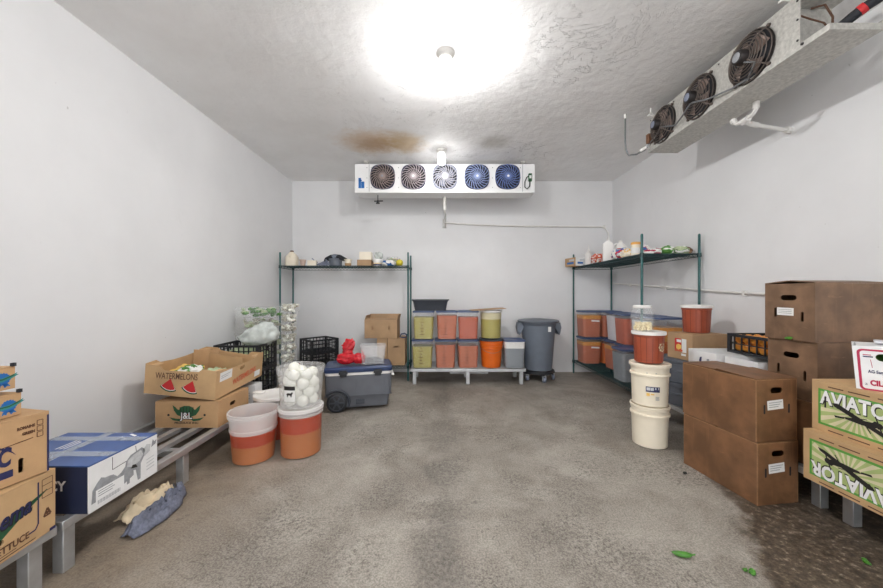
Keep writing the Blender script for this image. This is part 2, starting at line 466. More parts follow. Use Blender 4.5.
def food_box(label, loc, rot, layers, w=.296, d=None, h=.385, lid='blue_lid', group=None, tape=None, marks=True, lidded=True, body='clear'):
    """square clear food container, tapered; layers = [(fraction, material)...] from the bottom"""
    d = d or w
    root = thing('food_storage_container', label, 'food container', loc, rot, group)
    sec = lambda z, k=0: (rrect(w * (.86 + .12 * z / h) - k, d * (.86 + .12 * z / h) - k, .04), z)
    g = G()
    g.loft([sec(.0), sec(h*.8), (rrect(w*.97, d*.97, .045), h*.82), (rrect(w*.98, d*.98, .045), h-.018), (rrect(w, d, .05), h-.016), (rrect(w, d, .05), h),
            (rrect(w-.012, d-.012, .045), h), sec(h*.8, .008), sec(.006, .008)])
    g.done('body', body, root)
    z0 = .008
    for fr, m in layers:
        z1 = h * fr; g = G()
        g.loft([sec(z0, .0025), sec(min(z1, h*.8), .0025)] + ([(rrect(w*.965, d*.965, .045), z1)] if z1 > h*.82 else []))
        g.done('contents', m, root); z0 = z1 + .0008
    if marks:
        g = G()
        for k in range(6):
            z = h * (.18 + .11 * k); ww = (.86 + .12 * z / h) * d / 2 + .0012
            a = .035 if k % 2 else .06
            g.box(-.02 - a/2, -.02 + a/2, -ww - .0004, -ww + .0004, z - .004, z + .004)
        z = h*.45; g.box(-.0215, -.0185, -d*.5*(.86+.12*.45)-.0012, -d*.5*(.86+.12*.45), h*.14, h*.74)
        g.done('scale_marks', 'ink_brown', root)
    if tape:
        g = G(); z = h * .62; y = -(d/2) * (.86 + .12*.62) - .003
        g.box(-.035, .085, y, y + .002, z, z + .022, 0, RY(3)); g.done('label', 'paper', root)
    if lidded:
        g = G(); lw, ld = w + .008, d + .008
        g.loft([(rrect(lw, ld, .05), h - .012), (rrect(lw, ld, .05), h + .006), (rrect(lw - .012, ld - .012, .046), h + .010),
                (rrect(lw - .05, ld - .05, .03), h + .010), (rrect(lw - .06, ld - .06, .03), h + .006)], caps=(False, True))
        g.box(-.03, .03, -ld/2 - .012, -ld/2 + .004, h - .004, h + .005)
        g.done('lid', lid, root)
    return root

def pail(name, label, cat, loc, rb, rt, h, mat, lid=None, lidmat=None, layers=(), n=36, rings=((.80, .012), (.92, .010)), group=None, handle=False, rot=0):
    root = thing(name, label, cat, loc, rot, group)
    rz = lambda z: rb + (rt - rb) * z / h
    g = G(); prof = [(rb - .012, 0), (rb, .006)]
    for fr, ex in rings:
        z = h * fr; prof += [(rz(z - .012), z - .012), (rz(z) + ex, z - .008), (rz(z) + ex, z + .006), (rz(z + .01), z + .01)]
    prof += [(rt, h - .016), (rt + .008, h - .014), (rt + .008, h), (rt - .004, h), (rb - .003, .008)]
    g.lathe(prof, n)
    mats = [mat]
    if layers and mat in ('frost', 'clear'):      # the wall looks clearer where the sauce touches it
        mats.append('wet')
        top = h * layers[-1][0]
        bmesh.ops.bisect_plane(g.bm, geom=list(g.bm.verts) + list(g.bm.edges) + list(g.bm.faces), plane_co=(0, 0, top), plane_no=(0, 0, 1))
        for f in g.bm.faces:
            f.material_index = 1 if f.calc_center_median().z < top else 0
        mats[0] = 'frost_empty' if mat == 'frost' else mat
    g.done('body', mats, root)
    z0 = .010
    for fr, m in layers:
        z1 = h * fr; g = G(); g.lathe([(rz(z0) - .0012, z0), (rz(z1) - .0012, z1)], n); g.done('contents', m, root); z0 = z1 + .0008
    if lid:
        g = G(); g.lathe([(rt + .012, h - .018), (rt + .013, h + .006), (rt + .004, h + .009), (rt - .006, h + .004), (.01, h + .004)], n, caps=(False, True))
        g.done('lid', lidmat or mat, root)
    if handle:
        g = G(); pts = []
        for k in range(15):
            a = PI * k / 14; pts.append(((rt + .012) * math.cos(a), -(rt + .02) * math.sin(a) * .25 - .005, h * .86 - (rt) * .72 * math.sin(a)))
        g.tube([(x, -abs(y) - (rt + .01) * abs(math.sin(PI*i/14)) * .8, z) for i, (x, y, z) in enumerate(pts)], .0025, 6)
        g.done('handle', 'conduit', root)
    return root

def crate(label, loc, rot, L, W, H, group=None, nb=(8, 6), rows=3, bar=.010, mat='black_pl'):
    root = thing('plastic_crate', label, 'crate', loc, rot, group)
    g = G(); t = .012
    for z0, z1 in ((0, .018), (H - .022, H)):
        g.box(-L/2, L/2, -W/2, -W/2 + t, z0, z1); g.box(-L/2, L/2, W/2 - t, W/2, z0, z1)
        g.box(-L/2, -L/2 + t, -W/2 + t, W/2 - t, z0, z1); g.box(L/2 - t, L/2, -W/2 + t, W/2 - t, z0, z1)
    for sx in (-1, 1):
        for sy in (-1, 1):
            g.box(min(sx*L/2, sx*(L/2-.03)), max(sx*L/2, sx*(L/2-.03)), min(sy*W/2, sy*(W/2-.012)), max(sy*W/2, sy*(W/2-.012)), .018, H-.022)
            g.box(min(sx*L/2, sx*(L/2-.012)), max(sx*L/2, sx*(L/2-.012)), min(sy*(W/2-.0125), sy*(W/2-.03)), max(sy*(W/2-.0125), sy*(W/2-.03)), .018, H-.022)
    g.done('frame', mat, root)
    g = G()
    for sy in (-1, 1):
        y = sy * (W/2 - .006)
        for i in range(1, nb[0]):
            x = -L/2 + L*i/nb[0]; g.box(x - bar/2, x + bar/2, y - .004, y + .004, .018, H - .022)
        for k in range(1, rows):
            z = H*k/rows; g.box(-L/2 + .03, L/2 - .03, y - .003, y + .003, z - bar/2, z + bar/2)
    for sx in (-1, 1):
        x = sx * (L/2 - .006)
        for i in range(1, nb[1]):
            y = -W/2 + W*i/nb[1]; g.box(x - .004, x + .004, y - bar/2, y + bar/2, .018, H - .022)
        for k in range(1, rows):
            z = H*k/rows; g.box(x - .003, x + .003, -W/2 + .03, W/2 - .03, z - bar/2, z + bar/2)
    g.done('side_grid', mat, root)
    g = G()
    for i in range(14):
        x = -L/2 + .012 + (L - .024) * (i + .5) / 14; g.box(x - .006, x + .006, -W/2 + .012, W/2 - .012, .002, .008)
    for i in range(10):
        y = -W/2 + .012 + (W - .024) * (i + .5) / 10; g.box(-L/2 + .012, L/2 - .012, y - .006, y + .006, .008, .012)
    g.done('floor_grid', mat, root)
    return root

def heap(label, loc, rad, mat, seed, amp=.2, name='plastic_bag', cat='bag', group=None, freq=2.5, fn=None, flat=None, parts=None):
    g = G(); g.blob((0, 0, 0), rad, amp, freq, 4, 0, seed, fn, flat)
    if parts: parts(g)
    o = g.done(name, mat if isinstance(mat, list) else [mat], None, 60); o.location = loc
    return tag(o, label, cat, group)

def gable_carton(name, label, loc, rot, w, d, h, mat, band=None):
    root = thing(name, label, 'carton', loc, rot)
    g = G(); r = h * .24
    g.loft([(rrect(w, d, .004, 1), 0), (rrect(w, d, .004, 1), h - r), (rrect(w*.98, .014, .003, 1), h - .03), (rrect(w*.98, .010, .003, 1), h)])
    g.done('body', mat, root, 20)
    if band:
        g = G(); g.box(-w/2 - .0008, w/2 + .0008, -d/2 - .0008, d/2 + .0008, h*.22, h*.45); g.done('print_band', band, root)
    return root

def jug(label, loc, rot, w, h, mat, cap, group=None, handlemat=None):
    root = thing('plastic_jug', label, 'jug', loc, rot, group)
    g = G()
    g.loft([(rrect(w*.94, w*.94, .03), 0), (rrect(w, w, .035), .01), (rrect(w, w, .035), h*.58), (rrect(w*.85, w*.85, .05), h*.72),
            (rrect(w*.5, w*.5, .03), h*.86), (rrect(w*.28, w*.28, .018), h*.9), (rrect(w*.28, w*.28, .018), h*.95)])
    g.done('body', mat, root)
    g = G(); g.lathe([(w*.16, h*.93), (w*.16, h), (w*.12, h)], 14); g.done('cap', cap, root)
    g = G(); g.tube([(-w*.24, 0, h*.86), (-w*.46, 0, h*.84), (-w*.56, 0, h*.74), (-w*.54, 0, h*.6), (-w*.46, 0, h*.54)], .011, 8)
    g.done('handle', handlemat or mat, root)
    return root

def lamp(label, loc, glass='lamp'):
    """jar lamp fixed under the ceiling; origin on the ceiling"""
    root = thing('ceiling_lamp', label, 'lamp', loc, 0, 'jar lamps along the ceiling')
    g = G(); g.lathe([(.068, -.0005), (.068, -.014), (.060, -.022), (.050, -.030), (.050, -.044)], 24); g.done('base', 'pvc', root)
    g = G(); g.lathe([(.046, -.0445), (.048, -.07), (.047, -.1395)], 24); g.done('jar_globe', 'jar_glass', root)
    g = G(); g.lathe([(.047, -.140), (.045, -.155), (.038, -.172), (.026, -.184), (.010, -.190), (.002, -.191)], 24); g.done('lit_bulb_end', glass, root)
    return root
# ================================================================== SCENE
build_materials()
XL, XR, YB, YF, ZC = -2.39, 2.74, 5.45, -4.6, 3.06

# ------------------------------------------------------------------ the room
def wall_mat():
    n = NT('white_wall_paint'); v = n.coord()
    f = n.noise(v, 1.1, 5); g = n.noise(v, 9, 5, .6)
    c = n.ramp(f, [(.3, srgb(222, 222, 223)), (.7, srgb(232, 232, 233))])
    d = n.smooth(n.noise(n.coord(scale=(1, 1, .6)), 3.3, 8, .72, .4), .62, .80)
    c = n.mix(n.math('MULTIPLY', d, .16), c, srgb(176, 172, 168))
    sp = n.smooth(n.noise(v, 26, 2), .76, .80)
    c = n.mix(n.math('MULTIPLY', sp, .35), c, srgb(130, 124, 118))
    n.col(c); n.bump(g, .12, .01); n.set(.55, 0, .3); return n.m
def ceil_mat():
    n = NT('peeling_ceiling_paint'); v = n.coord()
    f = n.noise(v, 1.3, 6, .6); c = n.ramp(f, [(.3, srgb(234, 233, 232)), (.7, srgb(245, 245, 245))])
    c1 = n.noise(v, 2.2, 10, .7, .7); flake = n.smooth(c1, .52, .535); flake2 = n.smooth(n.noise(v, 5.5, 8, .7, .8), .60, .62)
    edge = n.math('MULTIPLY', flake, n.math('SUBTRACT', 1.0, n.smooth(c1, .535, .56)))
    sp = n.n('ShaderNodeSeparateXYZ'); n.l(v, sp.inputs[0])
    x, y = sp.outputs[0], sp.outputs[1]
    # the peeling zone is the middle of the ceiling
    zone = n.math('MULTIPLY', n.smooth(x, -1.7, -.9), n.math('SUBTRACT', 1.0, n.smooth(x, .9, 1.7)))
    dirt = n.smooth(n.noise(v, 14, 8, .75, .5), .60, .72)
    c = n.mix(n.math('MULTIPLY', n.math('MULTIPLY', dirt, zone), .30), c, srgb(120, 112, 104))
    c = n.mix(n.math('MULTIPLY', n.math('MULTIPLY', edge, zone), .10), c, srgb(140, 134, 128))
    spk = n.smooth(n.noise(v, 34, 3), .74, .77)
    c = n.mix(n.math('MULTIPLY', spk, .5), c, srgb(120, 96, 78))
    # rust stains beside the cooler
    def stain(cx, cy, rx, ry, col, a, c):
        dx = n.math('MULTIPLY', n.math('SUBTRACT', x, cx), 1/rx); dy = n.math('MULTIPLY', n.math('SUBTRACT', y, cy), 1/ry)
        d = n.math('SQRT', n.math('ADD', n.math('MULTIPLY', dx, dx), n.math('MULTIPLY', dy, dy)))
        d = n.math('ADD', d, n.math('MULTIPLY', n.math('SUBTRACT', n.noise(v, 7, 6, .65), .5), 1.1))
        k = n.math('SUBTRACT', 1.0, n.smooth(d, .25, 1.25))
        return n.mix(n.math('MULTIPLY', k, a), c, col)
    c = stain(-.85, 4.06, .42, .36, srgb(196, 156, 98), .6, c)
    c = stain(-.46, 4.08, .30, .32, srgb(196, 164, 112), .7, c)
    c = stain(-.80, 4.12, .24, .18, srgb(158, 112, 62), .45, c)
    c = stain(.62, 4.05, .22, .20, srgb(150, 146, 132), .5, c)
    n.col(c)
    h = n.math('ADD', n.math('MULTIPLY', n.math('ADD', flake, flake2), n.math('MULTIPLY', n.math('MULTIPLY', zone, n.smooth(n.noise(v, 1.0, 3), .50, .62)), .5)), n.math('MULTIPLY', n.noise(v, 7, 8, .62), .8))
    n.bump(h, .65, .022); n.set(.6, 0, .25); return n.m
def floor_mat():
    n = NT('worn_concrete'); v = n.coord()
    a = n.noise(v, 1.25, 7, .62, .9); b = n.noise(v, 7, 8, .72); fine = n.noise(v, 90, 3)
    c = n.ramp(a, [(.36, srgb(112, 105, 97)), (.48, srgb(141, 134, 125)), (.62, srgb(166, 160, 151))])
    c = n.mix(.30, c, n.ramp(n.noise(v, 3.4, 8, .7, .6), [(.38, srgb(96, 87, 78)), (.62, srgb(176, 169, 159))]))
    patch = n.smooth(n.noise(v, 1.9, 6, .6, .4), .46, .62)
    grit = n.smooth(n.noise(v, 42, 6, .8), .47, .57)
    c = n.mix(n.math('MULTIPLY', n.math('MULTIPLY', grit, n.math('ADD', n.math('MULTIPLY', patch, .65), .20)), 1.0), c, srgb(80, 74, 68))
    gr = n.smooth(n.noise(v, 110, 3, .7), .38, .62)
    c = n.mix(.25, c, n.ramp(gr, [(.0, srgb(76, 69, 62)), (1, srgb(204, 197, 186))]))
    sp = n.n('ShaderNodeSeparateXYZ'); n.l(v, sp.inputs[0]); x, y = sp.outputs[0], sp.outputs[1]
    nz = n.math('MULTIPLY', n.math('SUBTRACT', n.noise(v, 1.8, 7, .65), .5), .9)
    # worn dark track down the middle
    t = n.math('ADD', n.math('ABSOLUTE', n.math('ADD', x, -.02)), nz)
    tr = n.math('SUBTRACT', 1.0, n.smooth(t, .0, .2))
    agg = n.smooth(n.noise(v, 46, 5, .7), .38, .62)
    c = n.mix(n.math('MULTIPLY', tr, .5), c, n.ramp(agg, [(.2, srgb(70, 67, 64)), (.9, srgb(126, 120, 112))]))
    # damp dirt along the right-hand racks
    q = n.math('ADD', n.math('SUBTRACT', x, n.math('MULTIPLY', y, .62)), n.math('MULTIPLY', nz, .9))
    dm = n.smooth(q, .42, .54)
    dirt = n.ramp(n.noise(v, 26, 8, .8), [(.40, srgb(44, 35, 27)), (.55, srgb(88, 74, 60)), (.64, srgb(150, 138, 122))])
    c = n.mix(n.math('MULTIPLY', dm, .9), c, dirt)
    # brown soil at the left racks
    q2 = n.math('SUBTRACT', n.math('MULTIPLY', nz, .6), x)
    dl = n.smooth(q2, .85, 1.65)
    c = n.mix(n.math('MULTIPLY', dl, .6), c, n.ramp(b, [(.3, srgb(100, 82, 64)), (.7, srgb(146, 126, 102))]))
    c1 = n.noise(v, 1.15, 6, .62, .3)   # long thin cracks
    cr = n.math('SUBTRACT', 1.0, n.smooth(n.math('ABSOLUTE', n.math('SUBTRACT', c1, .43)), .0, .0035))
    c = n.mix(n.math('MULTIPLY', cr, .45), c, srgb(66, 60, 55))
    pit = n.smooth(n.noise(v, 60, 4, .7), .63, .70)
    c = n.mix(n.math('MULTIPLY', pit, .55), c, srgb(78, 70, 62))
    n.col(c)
    h = n.math('ADD', n.math('MULTIPLY', b, .6), n.math('MULTIPLY', fine, .25))
    n.bump(h, .22, .008)
    rg = n.n('ShaderNodeMapRange'); rg.inputs[3].default_value = .62; rg.inputs[4].default_value = .42
    n.l(dm, rg.inputs[0]); n.set(.6, 0, .35); n.l(rg.outputs[0], n.p.inputs['Roughness']); return n.m
MAT['wall'] = wall_mat(); MAT['ceil'] = ceil_mat(); MAT['floor'] = floor_mat()
def slab(name, m, *e):
    g = G(); g.box(*e); return struct(g.done(name, m, None, 0))
slab('floor', 'floor', XL - .1, XR + .1, YF - .1, YB + .1, -.12, 0)
slab('ceiling', 'ceil', XL - .1, XR + .1, YF - .1, YB + .1, ZC, ZC + .12)
slab('wall_left', 'wall', XL - .1, XL, YF - .1, YB + .1, .0005, ZC - .0005)
slab('wall_right', 'wall', XR, XR + .1, YF - .1, YB + .1, .0005, ZC - .0005)
slab('wall_back', 'wall', XL + .0005, XR - .0005, YB, YB + .1, .0005, ZC - .0005)
g = G()   # wall behind the viewer; its wide opening is added to let fill light in
g.box(XL + .0005, -1.9, YF - .1, YF, .0005, ZC - .0005); g.box(2.25, XR - .0005, YF - .1, YF, .0005, ZC - .0005)
g.box(-1.9, 2.25, YF - .1, YF, 2.75, ZC - .0005)
struct(g.done('wall_front', 'wall', None, 0))

# lamps in a row under the ceiling
lamp('lit jar lamp in the middle of the ceiling, overhead nearest the viewer', (.03, 2.55, ZC), 'lamp_bright')
lamp('lit jar lamp on the ceiling right in front of the back wall cooler', (.0, 4.27, ZC), 'lamp_dim')
lamp('jar lamp on the ceiling just above the viewer, out of the picture', (.03, .83, ZC))
lamp('jar lamp added as fill on the ceiling a step behind the viewer, unseen', (.03, -.89, ZC))  # added out of view to brighten the room from above and behind
lamp('jar lamp added as fill on the ceiling farthest behind the viewer, unseen', (.03, -2.61, ZC))  # second lamp added out of view for the same fill

# ------------------------------------------------------------------ back cooler unit
ev = thing('evaporator_unit', 'long white five-fan cooling unit hung under the ceiling at the back wall', 'cooling unit', (.045, 4.63, 2.64))
L = 2.45
g = G()
g.box(-L/2, L/2, 0, .27, 0, .38)
for x in (-1.03, 1.06): g.box(x - .003, x + .003, -.0015, .001, .005, .375, 1)
for x in (-1.06, -.63, -.21, .22, .65, 1.03, -1.0):
    for z in (.06, .19, .33): g.cyl((x, -.004, z), (x, 0, z), .006, 8, 1)
g.done('housing', ['house', 'ink_grey'], ev)
g = G(); g.box(-L/2, L/2, -.004, .0, -.012, .002); g.loft([([(-L/2+.07, .08), (L/2-.07, .08), (L/2-.07, .26), (-L/2+.07, .26)], -.014), ([(-L/2, 0), (L/2, 0), (L/2, .27), (-L/2, .27)], -.001)]); g.done('drip_pan', 'house', ev, 20)
g = G(); M = T(-1.13, -.001, .11) @ RX(90)
g.rect(-.045, -.01, -.06, .08, M); g.rect(-.008, .035, -.06, .03, M); g.rect(-.03, .0, .035, .055, M)
g.done('maker_mark', 'ink_blue', ev, 0, False)
for x, gm, mm, bm_ in ((-.845, 'fan_brown', 'mount_navy', 'dark_metal'), (-.426, 'fan_mauve', 'mount_navy', 'dark_metal'), (.003, 'fan_white', 'mount_grey', 'mount_grey'),
                 (.438, 'fan_blue', 'mount_navy', 'mount_navy'), (.855, 'fan_navy', 'mount_navy', 'mount_navy')):
    z = .203; M = T(x, 0, z) @ RX(90)
    g = G(); sq = []
    for k in range(48):
        a = 2*PI*k/48; r = min(.176 / max(abs(math.cos(a - PI/4)), abs(math.sin(a - PI/4))), .184) if False else .170 + .018 * abs(math.sin(2*a)) ** 3
        sq.append((r * math.cos(a), r * math.sin(a)))
    g.panel(sq, [circ(.158, 36)], .014, M @ T(0, 0, .016)); g.lathe([(.164, -.0), (.164, .0005)], 36, 0, M)
    fan = g.done('fan', mm, ev)
    g = G(); g.lathe([(.158, .001), (.158, .003)], 32, 0, M); g.done('shroud', 'band_black', fan)
    g = G()
    for k in range(5):
        a0 = 2*PI*k/5
        pts = [[], []]
        ring = []
        for j in range(6):
            r = .03 + .022 * j
            for sgn in (0, 1):
                a = a0 + (.0 if sgn == 0 else .75) + .25 * j / 5
                ring.append(g.bm.verts.new(M @ Vector((r*math.cos(a), r*math.sin(a), .006 + .012 * sgn))))
        for j in range(5): g.f([ring[2*j], ring[2*j+1], ring[2*j+3], ring[2*j+2]])
    bl = g.done('blade', bm_, fan); md = bl.modifiers.new('thick', 'SOLIDIFY'); md.thickness = .002
    g = G(); n = 22
    for k in range(n):
        a0 = 2*PI*k/n; pts = []
        for j in range(7):
            r = .036 + (.166 - .036) * j / 6; a = a0 + .55 * (j/6) ** 1.3
            pts.append(M @ Vector((r*math.cos(a), r*math.sin(a), .046 - .030 * (j/6) ** 2.2)))
        g.tube(pts, .0048, 5)
    for r, zz in ((.166, .016), (.10, .039)):
        g.tube([M @ Vector((r*math.cos(2*PI*k/32), r*math.sin(2*PI*k/32), zz)) for k in range(32)], .0026, 5, 0, True)
    g.lathe([(.042, .044), (.040, .050), (.012, .052)], 24, 0, M)
    g.done('guard', gm, fan)
    g = G(); g.lathe([(.016, .0525), (.016, .0535), (.002, .0535)], 12, 0, M); g.done('badge', 'ink_white' if gm != 'fan_brown' else 'ink_grey', fan)
g = G(); g.box(1.135, 1.18, -.03, -.001, .14, .245); jb = g.done('junction_box', 'ink_green', ev, bevel=.004)
g = G(); g.box(1.143, 1.172, -.0325, -.0305, .175, .215); g.done('cover_plate', 'paper', jb)
g = G(); g.tube([(1.155, -.015, .14), (1.15, -.02, .07), (1.115, -.02, .035), (1.085, -.02, .06), (1.085, -.02, .13), (1.11, -.02, .19), (1.135, -.016, .21)], .007, 8); g.done('cable', 'black_pl', ev)
g = G(); g.cyl((-.98, .1, -.10), (-.86, .1, -.095), .009, 8); g.cyl((-.93, .1, -.13), (-.93, .1, -.085), .012, 8); g.cyl((-.93, .1, -.10), (-.93, .1, -.012), .006, 8); g.box(-.955, -.905, .09, .11, -.135, -.118); g.done('valve', 'black_pl', ev)
for x in (-1.075, 1.065):
    g = G(); g.box(x - .012, x + .012, .03, .034, .30, .418); g.box(x - .03, x + .03, .0, .06, .40, .4195); g.cyl((x, .05, .38), (x, .05, .40), .007, 8); g.done('hanger_bracket', 'galv', ev)
g = G()
g.cyl((.0, .20, -.013), (.0, .20, -.20), .022, 12); g.cyl((.0, .20, -.10), (.0, .20, -.13), .027, 12); g.cyl((.0, .20, -.155), (.0, .20, -.185), .027, 12)
g.done('drain_stub', 'pvc', ev)
dp = G()
dp.tube([(.045, 4.83, 2.43), (.06, 4.95, 2.40), (.05, 5.2, 2.385), (.045, 5.36, 2.385), (.06, 5.415, 2.37)], .012, 8)
dp.tube([(.045, 5.42, 2.31), (.045, 5.42, 2.44)], .03, 10)
dp.tube([(.05, 5.42, 2.385), (.6, 5.42, 2.35), (1.3, 5.42, 2.33), (2.0, 5.42, 2.325), (2.60, 5.42, 2.32)], .012, 8)
dp.tube([(2.60, 5.42, 2.345), (2.60, 5.42, 2.295)], .022, 10)
dp.tube([(2.60, 5.42, 2.31), (2.66, 5.42, 2.22), (2.70, 5.41, 1.95), (2.71, 5.41, 1.44)], .010, 8)
dp.tube([(2.71, 5.41, 1.44), (2.715, 5.37, 1.415), (2.715, 4.3, 1.345), (2.715, 3.32, 1.275), (2.715, 2.4, 1.225)], .011, 8)
for y in (4.9, 4.1, 3.05): dp.box(2.70, 2.7395, y - .012, y + .012, 1.39 - (5.37 - y) * .0665 - .0, 1.42 - (5.37 - y) * .0645 + .01)
tag(dp.done('drain_pipe', 'pvc'), 'thin grey-white drain pipe running along the back wall and down the right wall', 'pipe')

# ------------------------------------------------------------------ right cooler unit
rv = thing('evaporator_unit', 'older grey metal cooling unit with three black fans high on the right', 'cooling unit', (2.06, 1.954, 2.655))
LY = 1.41
g = G()
g.box(0, .30, .13, LY, .026, .325); g.box(0, .30, 0, .004, .026, .325) if False else None
g.box(0, .006, 0, .13, .026, .325); g.box(.006, .30, 0, .13, .317, .325); g.box(.006, .30, .10, .13, .026, .317)
g.done('housing', 'galv', rv)
g = G(); g.box(-.006, .285, -.155, LY + .015, -.004, .004); g.box(-.006, -.001, -.155, LY + .015, .004, .03); g.box(.28, .285, -.155, LY + .015, .004, .05)
g.box(-.001, .28, -.155, -.150, .004, .03); g.box(-.001, .28, LY + .01, LY + .015, .004, .024); g.done('drip_pan', 'galv', rv)
g = G()
for y in (.0, .56, 1.05, 1.38):
    g.cyl((-.004, y + .01, .30), (0, y + .01, .30), .006, 8)
for y in (-.02, .31, .76, 1.2): g.cyl((-.012, y, .018), (-.006, y, .018), .008, 8)
for z in (.06, .18, .29): g.cyl((-.004, .012, z), (0, .012, z), .006, 8)
g.done('screws', 'dark_metal', rv)
for i, yy in enumerate((2.256, 2.71, 3.148)):
    y = yy - 1.954; z = .163; M = T(-.0005, y, z) @ Matrix.Rotation(R(-90), 4, 'Y')
    g = G(); g.lathe([(.160, 0), (.164, .012), (.152, .014), (.150, .001)], 36, 0, M)
    fan = g.done('fan', 'dark_metal', rv)
    g = G(); g.lathe([(.149, .001), (.149, .0025)], 36, 0, M); g.done('shroud', 'band_black', fan)
    g = G()
    for k in range(4):
        a0 = 2*PI*k/4 + i * .4; ring = []
        for j in range(6):
            r = .03 + .021 * j
            for sgn in (0, 1): ring.append(g.bm.verts.new(M @ Vector((r*math.cos(a0 + sgn*.8 + .05*j), r*math.sin(a0 + sgn*.8 + .05*j), .006 + .022*sgn))))
        for j in range(5): g.f([ring[2*j], ring[2*j+1], ring[2*j+3], ring[2*j+2]])
    bl = g.done('blade', 'blade', fan); bl.modifiers.new('thick', 'SOLIDIFY').thickness = .002
    g = G()
    for r, zz in ((.158, .02), (.140, .036), (.122, .046), (.104, .052), (.086, .056), (.068, .058), (.052, .059)):
        g.tube([M @ Vector((r*math.cos(2*PI*k/36), r*math.sin(2*PI*k/36), zz)) for k in range(36)], .0036, 5, 0, True)
    for k in range(4):
        a = PI/4 + k*PI/2
        g.tube([M @ Vector((r*math.cos(a), r*math.sin(a), zz)) for r, zz in ((.045, .06), (.104, .055), (.158, .024), (.172, .004))], .0045, 6)
        g.cyl(M @ Vector((.172*math.cos(a), .172*math.sin(a), 0)), M @ Vector((.172*math.cos(a), .172*math.sin(a), .014)), .011, 8)
    g.done('guard', 'guard_grey', fan)
    g = G(); g.lathe([(.040, .05), (.046, .056), (.046, .095), (.040, .104), (.014, .106)], 20, 0, M); mo = g.done('motor', 'dark_metal', fan)
    g = G(); g.lathe([(.030, .1065), (.026, .109), (.006, .109)], 16, 0, M); g.done('end_plate', 'ink_grey' if i == 0 else 'mount_grey', mo)
g = G(); pts = []
g.tube([(-.035, .30, .02), (-.03, .42, .03), (-.045, .62, .07), (-.07, .76, .12), (-.045, .9, .08), (-.03, 1.0, .06), (-.055, 1.15, .12), (-.03, 1.28, .09), (-.02, 1.38, .07)], .007, 8)
g.tube([(-.07, .30, .13), (-.055, .22, .08), (-.03, .30, .02)], .006, 8); g.done('fan_cable', 'conduit', rv)
g = G(); g.box(-.045, -.001, LY - .055, LY - .012, .07, .16); g.done('switch_box', 'rust', rv, bevel=.003)
g = G(); g.tube([(-.02, LY - .02, .075), (-.035, LY + .02, .03), (-.10, LY + .06, .0), (-.17, LY + .07, -.005), (-.205, LY + .06, .05), (-.21, LY + .06, .14), (-.21, LY + .06, .403)], .008, 8); g.done('conduit', 'conduit', rv)
g = G(); g.cyl((-.03, LY + .005, .05), (-.075, LY + .035, .025), .014, 10); g.cyl((-.21, LY + .06, .36), (-.21, LY + .06, .404), .014, 10); g.done('conduit_fitting', 'pvc', rv)
for y in (.06, 1.36):
    g = G(); g.box(-.05, .02, y - .006, y + .006, .326, .340); g.box(-.035, -.02, y - .03, y + .03, .34, .352); g.cyl((-.02, y, .33), (-.02, y, .404), .006, 8); g.done('hanger_bracket', 'pvc', rv)
g = G(); g.tube([(.03, .085, .317), (.04, .05, .24), (.09, .03, .20), (.16, .02, .17), (.20, .01, .10), (.20, .03, .035)], .005, 8)
g.tube([(.16, .09, .31), (.20, .05, .30), (.235, .04, .22), (.22, .03, .12), (.235, .04, .05)], .006, 8); g.done('wiring', 'ink_brown', rv)
g = G(); g.cyl((.09, .099, .28), (.09, .095, .28), .014, 12); g.done('wire_port', 'band_black', rv)
g = G(); g.tube([(.165, .06, .045), (.170, -.02, .085), (.228, -.104, .145), (.275, -.16, .175), (.40, -.32, .27), (.679, -.62, .33)], .026, 12); g.done('insulated_line', 'rubber', rv)
g = G(); g.tube([(.222, -.095, .139), (.236, -.114, .151)], .0285, 12); g.done('red_tape', 'ink_red', rv)
dr = G()
dr.tube([(2.29, 2.475, 2.649), (2.29, 2.475, 2.60), (2.292, 2.50, 2.575), (2.295, 2.56, 2.565)], .015, 10); dr.cyl((2.29, 2.475, 2.605), (2.29, 2.475, 2.648), .021, 10)
dr.cyl((2.295, 2.54, 2.565), (2.296, 2.60, 2.56), .024, 10); dr.tube([(2.296, 2.58, 2.562), (2.292, 2.64, 2.57), (2.285, 2.66, 2.60)], .016, 10); dr.cyl((2.286, 2.655, 2.588), (2.283, 2.665, 2.612), .022, 10)
dr.tube([(2.296, 2.585, 2.56), (2.38, 2.61, 2.555), (2.52, 2.64, 2.548), (2.739, 2.67, 2.535)], .014, 10); dr.cyl((2.36, 2.605, 2.556), (2.44, 2.625, 2.552), .020, 10); dr.cyl((2.70, 2.664, 2.537), (2.7395, 2.67, 2.535), .026, 10)
tag(dr.done('drain_pipe', 'pvc'), 'short white plumbing bend under the right-hand cooling unit', 'pipe')

# ------------------------------------------------------------------ racks
dunnage('low aluminium rack under the lettuce carton at the left front', (-1.97, .71, 0), 90, 1.52, .62, .25, slats=3)
dunnage('low aluminium rack on the left under the blue and white carton and the melon tray', (-1.97, 2.25, 0), 90, 1.52, .62, .25, slats=3)
dunnage('low aluminium rack at the left wall under the stacked black crates', (-1.97, 3.66, 0), 90, 1.22, .62, .25, slats=3)
dunnage('low white-grey rack at the back wall holding the sauce containers', (.365, 4.93, 0), 0, 1.59, .52, .222, slats=5)
dunnage('low rack at the right wall, behind the tall stack of two brown cartons', (2.425, 2.70, 0), -90, 1.50, .56, .22, inset=.06)
dunnage('low rack at the right front under the two green-panelled cartons', (2.425, 1.14, 0), -90, 1.52, .56, .22, inset=.06)
wire_rack('green wire shelving unit against the back wall, left of the containers', (-1.40, 5.10, 0), 0, 1.865, .455, 1.853, (.215, 1.655))
wire_rack('green wire shelving unit along the right wall', (2.39, 4.465, 0), 90, 1.86, .625, 1.88, (.20, 1.67))

